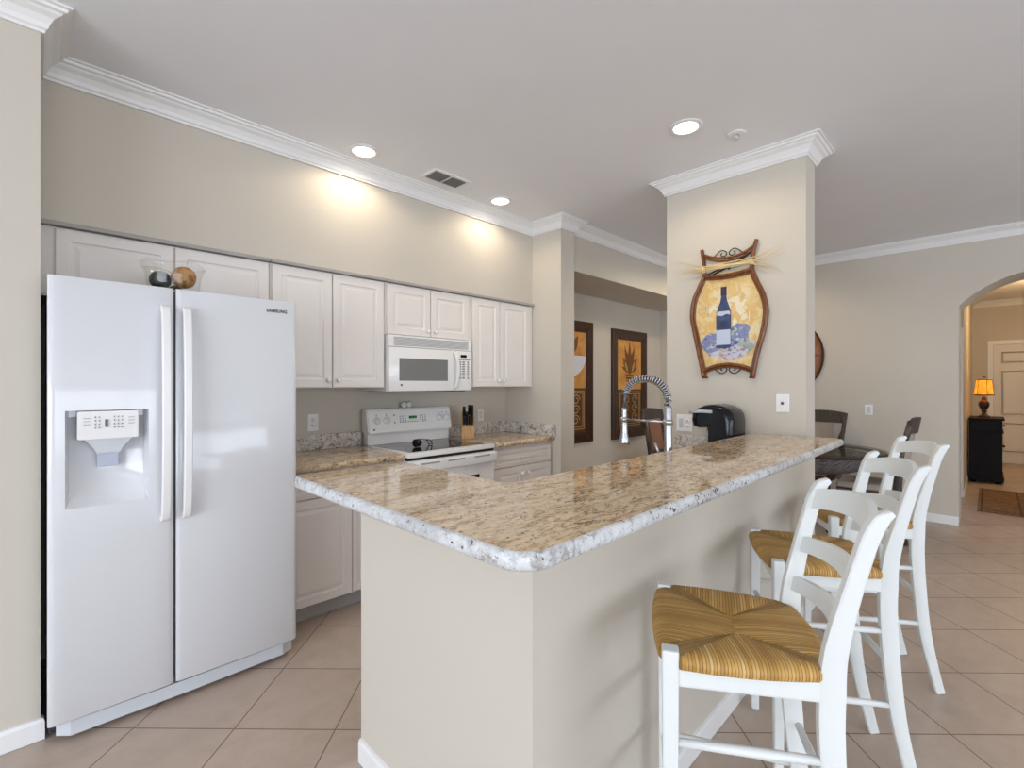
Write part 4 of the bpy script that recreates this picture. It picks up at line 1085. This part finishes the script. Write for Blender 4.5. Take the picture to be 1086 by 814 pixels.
    # seat rails
    for nm, a, b in (('seat_rail', (-FW, FYy), (FW, FYy)), ('seat_rail', (-RW, RYy), (RW, RYy)), ('seat_rail', (-FW, FYy), (-RW, RYy)), ('seat_rail', (FW, FYy), (RW, RYy))):
        bm = nb(); bar(bm, [(a[0], a[1], .700), (b[0], b[1], .700)], (0, 0, 1), .044, .020); obj(nm, bm, M_stool, t)
    # stretchers
    def ry(z): return -.176 - max(0, .45-z)*.18
    for sx in (-1, 1):
        for z in (.545, .30): 
            bm = nb(); tube(bm, [(sx*FW, FYy-.01, z), (sx*(FW+RW)/2, 0, z), (sx*RW, ry(z)+.01, z)], [.009, .0115, .009], 10); obj('stretcher', bm, M_stool, t)
    for y, z, w_ in ((FYy, .30, FW), (ry(.42), .42, RW), (FYy, .50, FW)):
        bm = nb(); tube(bm, [(-w_+.01, y, z), (0, y, z), (w_-.01, y, z)], [.009, .0115, .009], 10); obj('stretcher', bm, M_stool, t)
    return t
st = make_stool()
SP = [((1.297, .466), 'white bar stool with rush seat closest to the bar corner'),
      ((2.087, .462), 'middle of the three white rush-seat bar stools along the bar'),
      ((2.872, .452), 'white rush-seat bar stool at the far end of the bar by the dining area')]
for i, ((x, y), lb) in enumerate(SP):
    o = st if i == 0 else copy_tree(st)
    o.location = (x, y, 0); o.rotation_euler = (0, 0, math.radians(29.3)); o['label'] = lb

# ------------------------------------------------------------------ dining set
tx, ty = 5.37, 1.24
t = thing('dining_table', 'round glass-topped dining table on a woven wicker pedestal', 'table', (tx, ty, 0))
bm = nb(); lathe(bm, [(.56, .742), (.60, .744), (.605, .750), (.60, .756), (.56, .756)], (tx, ty, 0), 64); obj('glass_top', bm, M_tglass, t)
bm = nb(); lathe(bm, [(.53, .722), (.595, .722), (.60, .732), (.595, .741), (.53, .741), (.53, .722)], (tx, ty, 0), 64, cap=False); obj('rim_ring', bm, M_frame, t, 40)
bm = nb()
lathe(bm, [(.50, .72), (.47, .64), (.40, .58), (.32, .55), (.32, .56), (.39, .59), (.46, .65), (.49, .72)], (tx, ty, 0), 240, cap=False)
for v in bm.verts:
    a = math.atan2(v.co.y-ty, v.co.x-tx); k = 1+.020*math.sin(a*30); v.co.x = tx+(v.co.x-tx)*k; v.co.y = ty+(v.co.y-ty)*k
obj('woven_apron', bm, M_wick2, t)
for k in range(4):
    a = PI/4 + k*PI/2; ca, sa = math.cos(a), math.sin(a)
    bm = nb(); tube(bm, bez([(tx+.36*ca, ty+.36*sa, .62), (tx+.17*ca, ty+.17*sa, .42), (tx+.13*ca, ty+.13*sa, .28), (tx+.20*ca, ty+.20*sa, .10), (tx+.27*ca, ty+.27*sa, .012)], 6), .020, 10); obj('leg', bm, M_frame, t)
bm = nb(); lathe(bm, [(.11, .25), (.125, .25), (.125, .29), (.11, .29), (.11, .25)], (tx, ty, 0), 32, cap=False); obj('leg_ring', bm, M_wick, t)

def make_chair():
    t = thing('dining_chair', 'x', 'chair', (0, 0, 0), 'wicker dining chairs around the glass table')
    for sx in (-1, 1):
        bm = nb(); tube(bm, [(sx*.20, .20, .012), (sx*.205, .205, .43)], .017, 10); obj('front_leg', bm, M_wick, t)
        bm = nb(); bar(bm, bez([(sx*.19, -.27, .004), (sx*.195, -.215, .25), (sx*.20, -.20, .45), (sx*.205, -.235, .75), (sx*.225, -.30, 1.06)], 6), (1, 0, 0), .032, .040); obj('back_post', bm, M_wick, t, 40)
    bm = nb(); box(bm, -.225, .225, -.20, .225, .395, .435, .008); obj('seat_frame', bm, M_wick, t)
    bm = nb(); box(bm, -.22, .22, -.185, .225, .436, .495, .022, seg=3); obj('seat_cushion', bm, M_fab, t, 50)
    def arcband(z0, z1, bow, m, name, y0, y1, th, xw, arch=0):
        bm = nb(); prev = None; N = 14
        for i in range(N+1):
            s = -1+2*i/N; x = xw*s; b = -bow*(1-s*s); az = arch*(1-s*s)
            ring = [bm.verts.new(p) for p in ((x, y0+b+th/2, z0), (x, y1+b+th/2, z1+az), (x, y1+b-th/2, z1+az), (x, y0+b-th/2, z0))]
            if prev:
                for k in range(4): bm.faces.new((prev[k], prev[(k+1) % 4], ring[(k+1) % 4], ring[k]))
            else: bm.faces.new(ring)
            prev = ring
        bm.faces.new(prev[::-1]); bmesh.ops.recalc_face_normals(bm, faces=bm.faces); return obj(name, bm, m, t)
    arcband(.955, 1.065, .045, M_wick, 'crest_band', -.278, -.300, .034, .230, .022)
    arcband(.60, .95, .038, M_fab, 'back_panel', -.222, -.272, .026, .130)
    arcband(.56, .60, .030, M_wick, 'lower_back_rail', -.215, -.220, .028, .20)
    for sx in (-1, 1):
        bm = nb(); tube(bm, [(sx*.222, -.292, .96), (sx*.172, -.25, .78), (sx*.15, -.226, .60)], .011, 8); obj('back_brace', bm, M_wick, t)
    for a, b in (((-.20, .20), (-.195, -.215)), ((.20, .20), (.195, -.215))):
        bm = nb(); tube(bm, [(a[0], a[1], .22), (b[0], b[1], .22)], .010, 8); obj('stretcher', bm, M_wick, t)
    return t
ch = make_chair()
CH = [((5.87, 1.34), 86, 'dark wicker dining chair with grey back panel seen past the pillar edge', None),
      ((5.41, .78), 2, 'dark wicker dining chair turned side-on behind the white bar stools', None),
      ((5.22, 2.56), 180, 'dining chair with brown upholstered back seen behind the faucet', M_fabb)]
for i, ((x, y), ang, lb, m) in enumerate(CH):
    o = ch if i == 0 else copy_tree(ch)
    o.location = (x, y, 0); o.rotation_euler = (0, 0, math.radians(ang)); o['label'] = lb
    if m:
        for c_ in o.children:
            if c_.name.split('.')[0] in ('back_panel', 'seat_cushion'):
                c_.data = c_.data.copy(); c_.data.materials[0] = m

# ------------------------------------------------------------------ hall furniture
t = thing('hall_cabinet', 'black wooden cabinet against the hall wall under the amber lamp', 'cabinet', (9.6, .04, 0))
hx0, hx1, hy0, hy1 = 9.33, 9.95, -.12, .212
bm = nb(); box(bm, hx0, hx1, hy0, hy1, .09, .87, .004); obj('body', bm, M_darkwood, t)
bm = nb(); box(bm, hx0-.02, hx1+.02, hy0-.025, hy1+.004, .871, .90, .008); obj('top', bm, M_darkwood, t)
bm = nb(); box(bm, hx0-.012, hx1+.012, hy0-.016, hy1, .70, .715, .003); box(bm, hx0-.012, hx1+.012, hy0-.016, hy1, .035, .10, .003); obj('moulding', bm, M_darkwood, t)
for xx in (hx0+.04, hx1-.04):
    for yy in (hy0+.04, hy1-.04):
        bm = nb(); lathe(bm, [(.026, .002), (.034, .012), (.034, .024), (.030, .034)], (xx, yy, 0), 14); obj('foot', bm, M_darkwood, t)
for xa in (hx0+.015, (hx0+hx1)/2+.005):
    bm = nb(); panel(bm, (xa, hy0-.001, .12), (1, 0, 0), (0, -1, 0), .285, .56, .012, .04); d = obj('door', bm, M_darkwood, t)
    bm = nb(); sphere(bm, (xa+(.25 if xa < 9.5 else .035), hy0-.018, .50), .013); obj('knob', bm, M_lampbase, d)
bm = nb(); panel(bm, (hx0+.015, hy0-.001, .722), (1, 0, 0), (0, -1, 0), .59, .135, .012, .03); d = obj('drawer', bm, M_darkwood, t)
bm = nb(); sphere(bm, (9.64, hy0-.018, .79), .013); obj('knob', bm, M_lampbase, d)
lx, ly, lz = 9.62, .062, .901
t = thing('table_lamp', 'dark turned table lamp with glowing amber shade on the hall cabinet', 'lamp', (lx, ly, lz))
bm = nb(); lathe(bm, [(.072, 0), (.072, .014), (.050, .024), (.026, .04), (.020, .065), (.032, .085), (.024, .10), (.050, .14), (.060, .18), (.056, .21), (.036, .235), (.022, .25), (.030, .262), (.018, .285), (.012, .33)], (lx, ly, lz), 24); obj('base', bm, M_lampbase, t)
bm = nb(); lathe(bm, [(.104, .315), (.080, .535)], (lx, ly, lz), 32, cap=False); sh = obj('lamp_shade', bm, M_shade, t)
bm = nb()
lathe(bm, [(.105, .310), (.1065, .318), (.105, .326)], (lx, ly, lz), 32, cap=False); lathe(bm, [(.080, .526), (.082, .534), (.0805, .540)], (lx, ly, lz), 32, cap=False)
for k in range(6):
    a = 2*PI*k/6 + .35; tube(bm, [(lx+.106*math.cos(a), ly+.106*math.sin(a), lz+.315), (lx+.082*math.cos(a), ly+.082*math.sin(a), lz+.535)], .003, 6)
obj('shade_trim', bm, M_lampbase, sh)
bm = nb(); tube(bm, [(lx, ly, lz+.33), (lx, ly, lz+.55)], .004, 6); sphere(bm, (lx, ly, lz+.568), .017); obj('finial', bm, M_lampbase, t)
d = bpy.data.lights.new('lamp_bulb', 'POINT'); d.energy = 2.5; d.color = (1, .62, .26); d.shadow_soft_size = .04
o = bpy.data.objects.new('lamp_bulb', d); C.objects.link(o); o.location = (lx, ly, lz+.44)
# warm ceiling lamp of the hall
t = thing('hall_ceiling_lamp', 'warm frosted ceiling lamp of the entry hall', 'ceiling light', (9.6, -.75, CEIL))
bm = nb(); lathe(bm, [(.15, -.001), (.15, -.03), (.14, -.032)], (9.6, -.75, CEIL), 28); obj('rim', bm, M_steel, t)
bm = nb(); lathe(bm, [(.139, -.033), (.12, -.075), (.07, -.105), (.01, -.115)], (9.6, -.75, CEIL), 28, cap=False); obj('lamp_shade', bm, mat('warm_frosted_glass', (1, .8, .5), .5, Emission_Color=(1, .72, .38, 1), Emission_Strength=3), t)
d = bpy.data.lights.new('hall_lamp_bulb', 'POINT'); d.energy = 32; d.color = (1, .68, .34); d.shadow_soft_size = .12
o = bpy.data.objects.new('hall_lamp_bulb', d); C.objects.link(o); o.location = (9.6, -.75, CEIL-.25)
t = thing('hall_rug', 'brown patterned rug on the hall floor beyond the archway', 'rug', (8.0, -.4, 0))
bm = nb(); box(bm, 7.2, 8.8, -.95, .10, .002, .010, .003); obj('field', bm, M_rug, t)
bm = nb()
for a in ((7.2, 8.8, .06, .075), (7.2, 8.8, -.925, -.91), (7.30, 7.32, -.91, .06), (8.68, 8.70, -.91, .06), (7.2, 8.8, -.24, -.228)): box(bm, *a, .0085, .0108)
obj('band', bm, M_rugband, t)
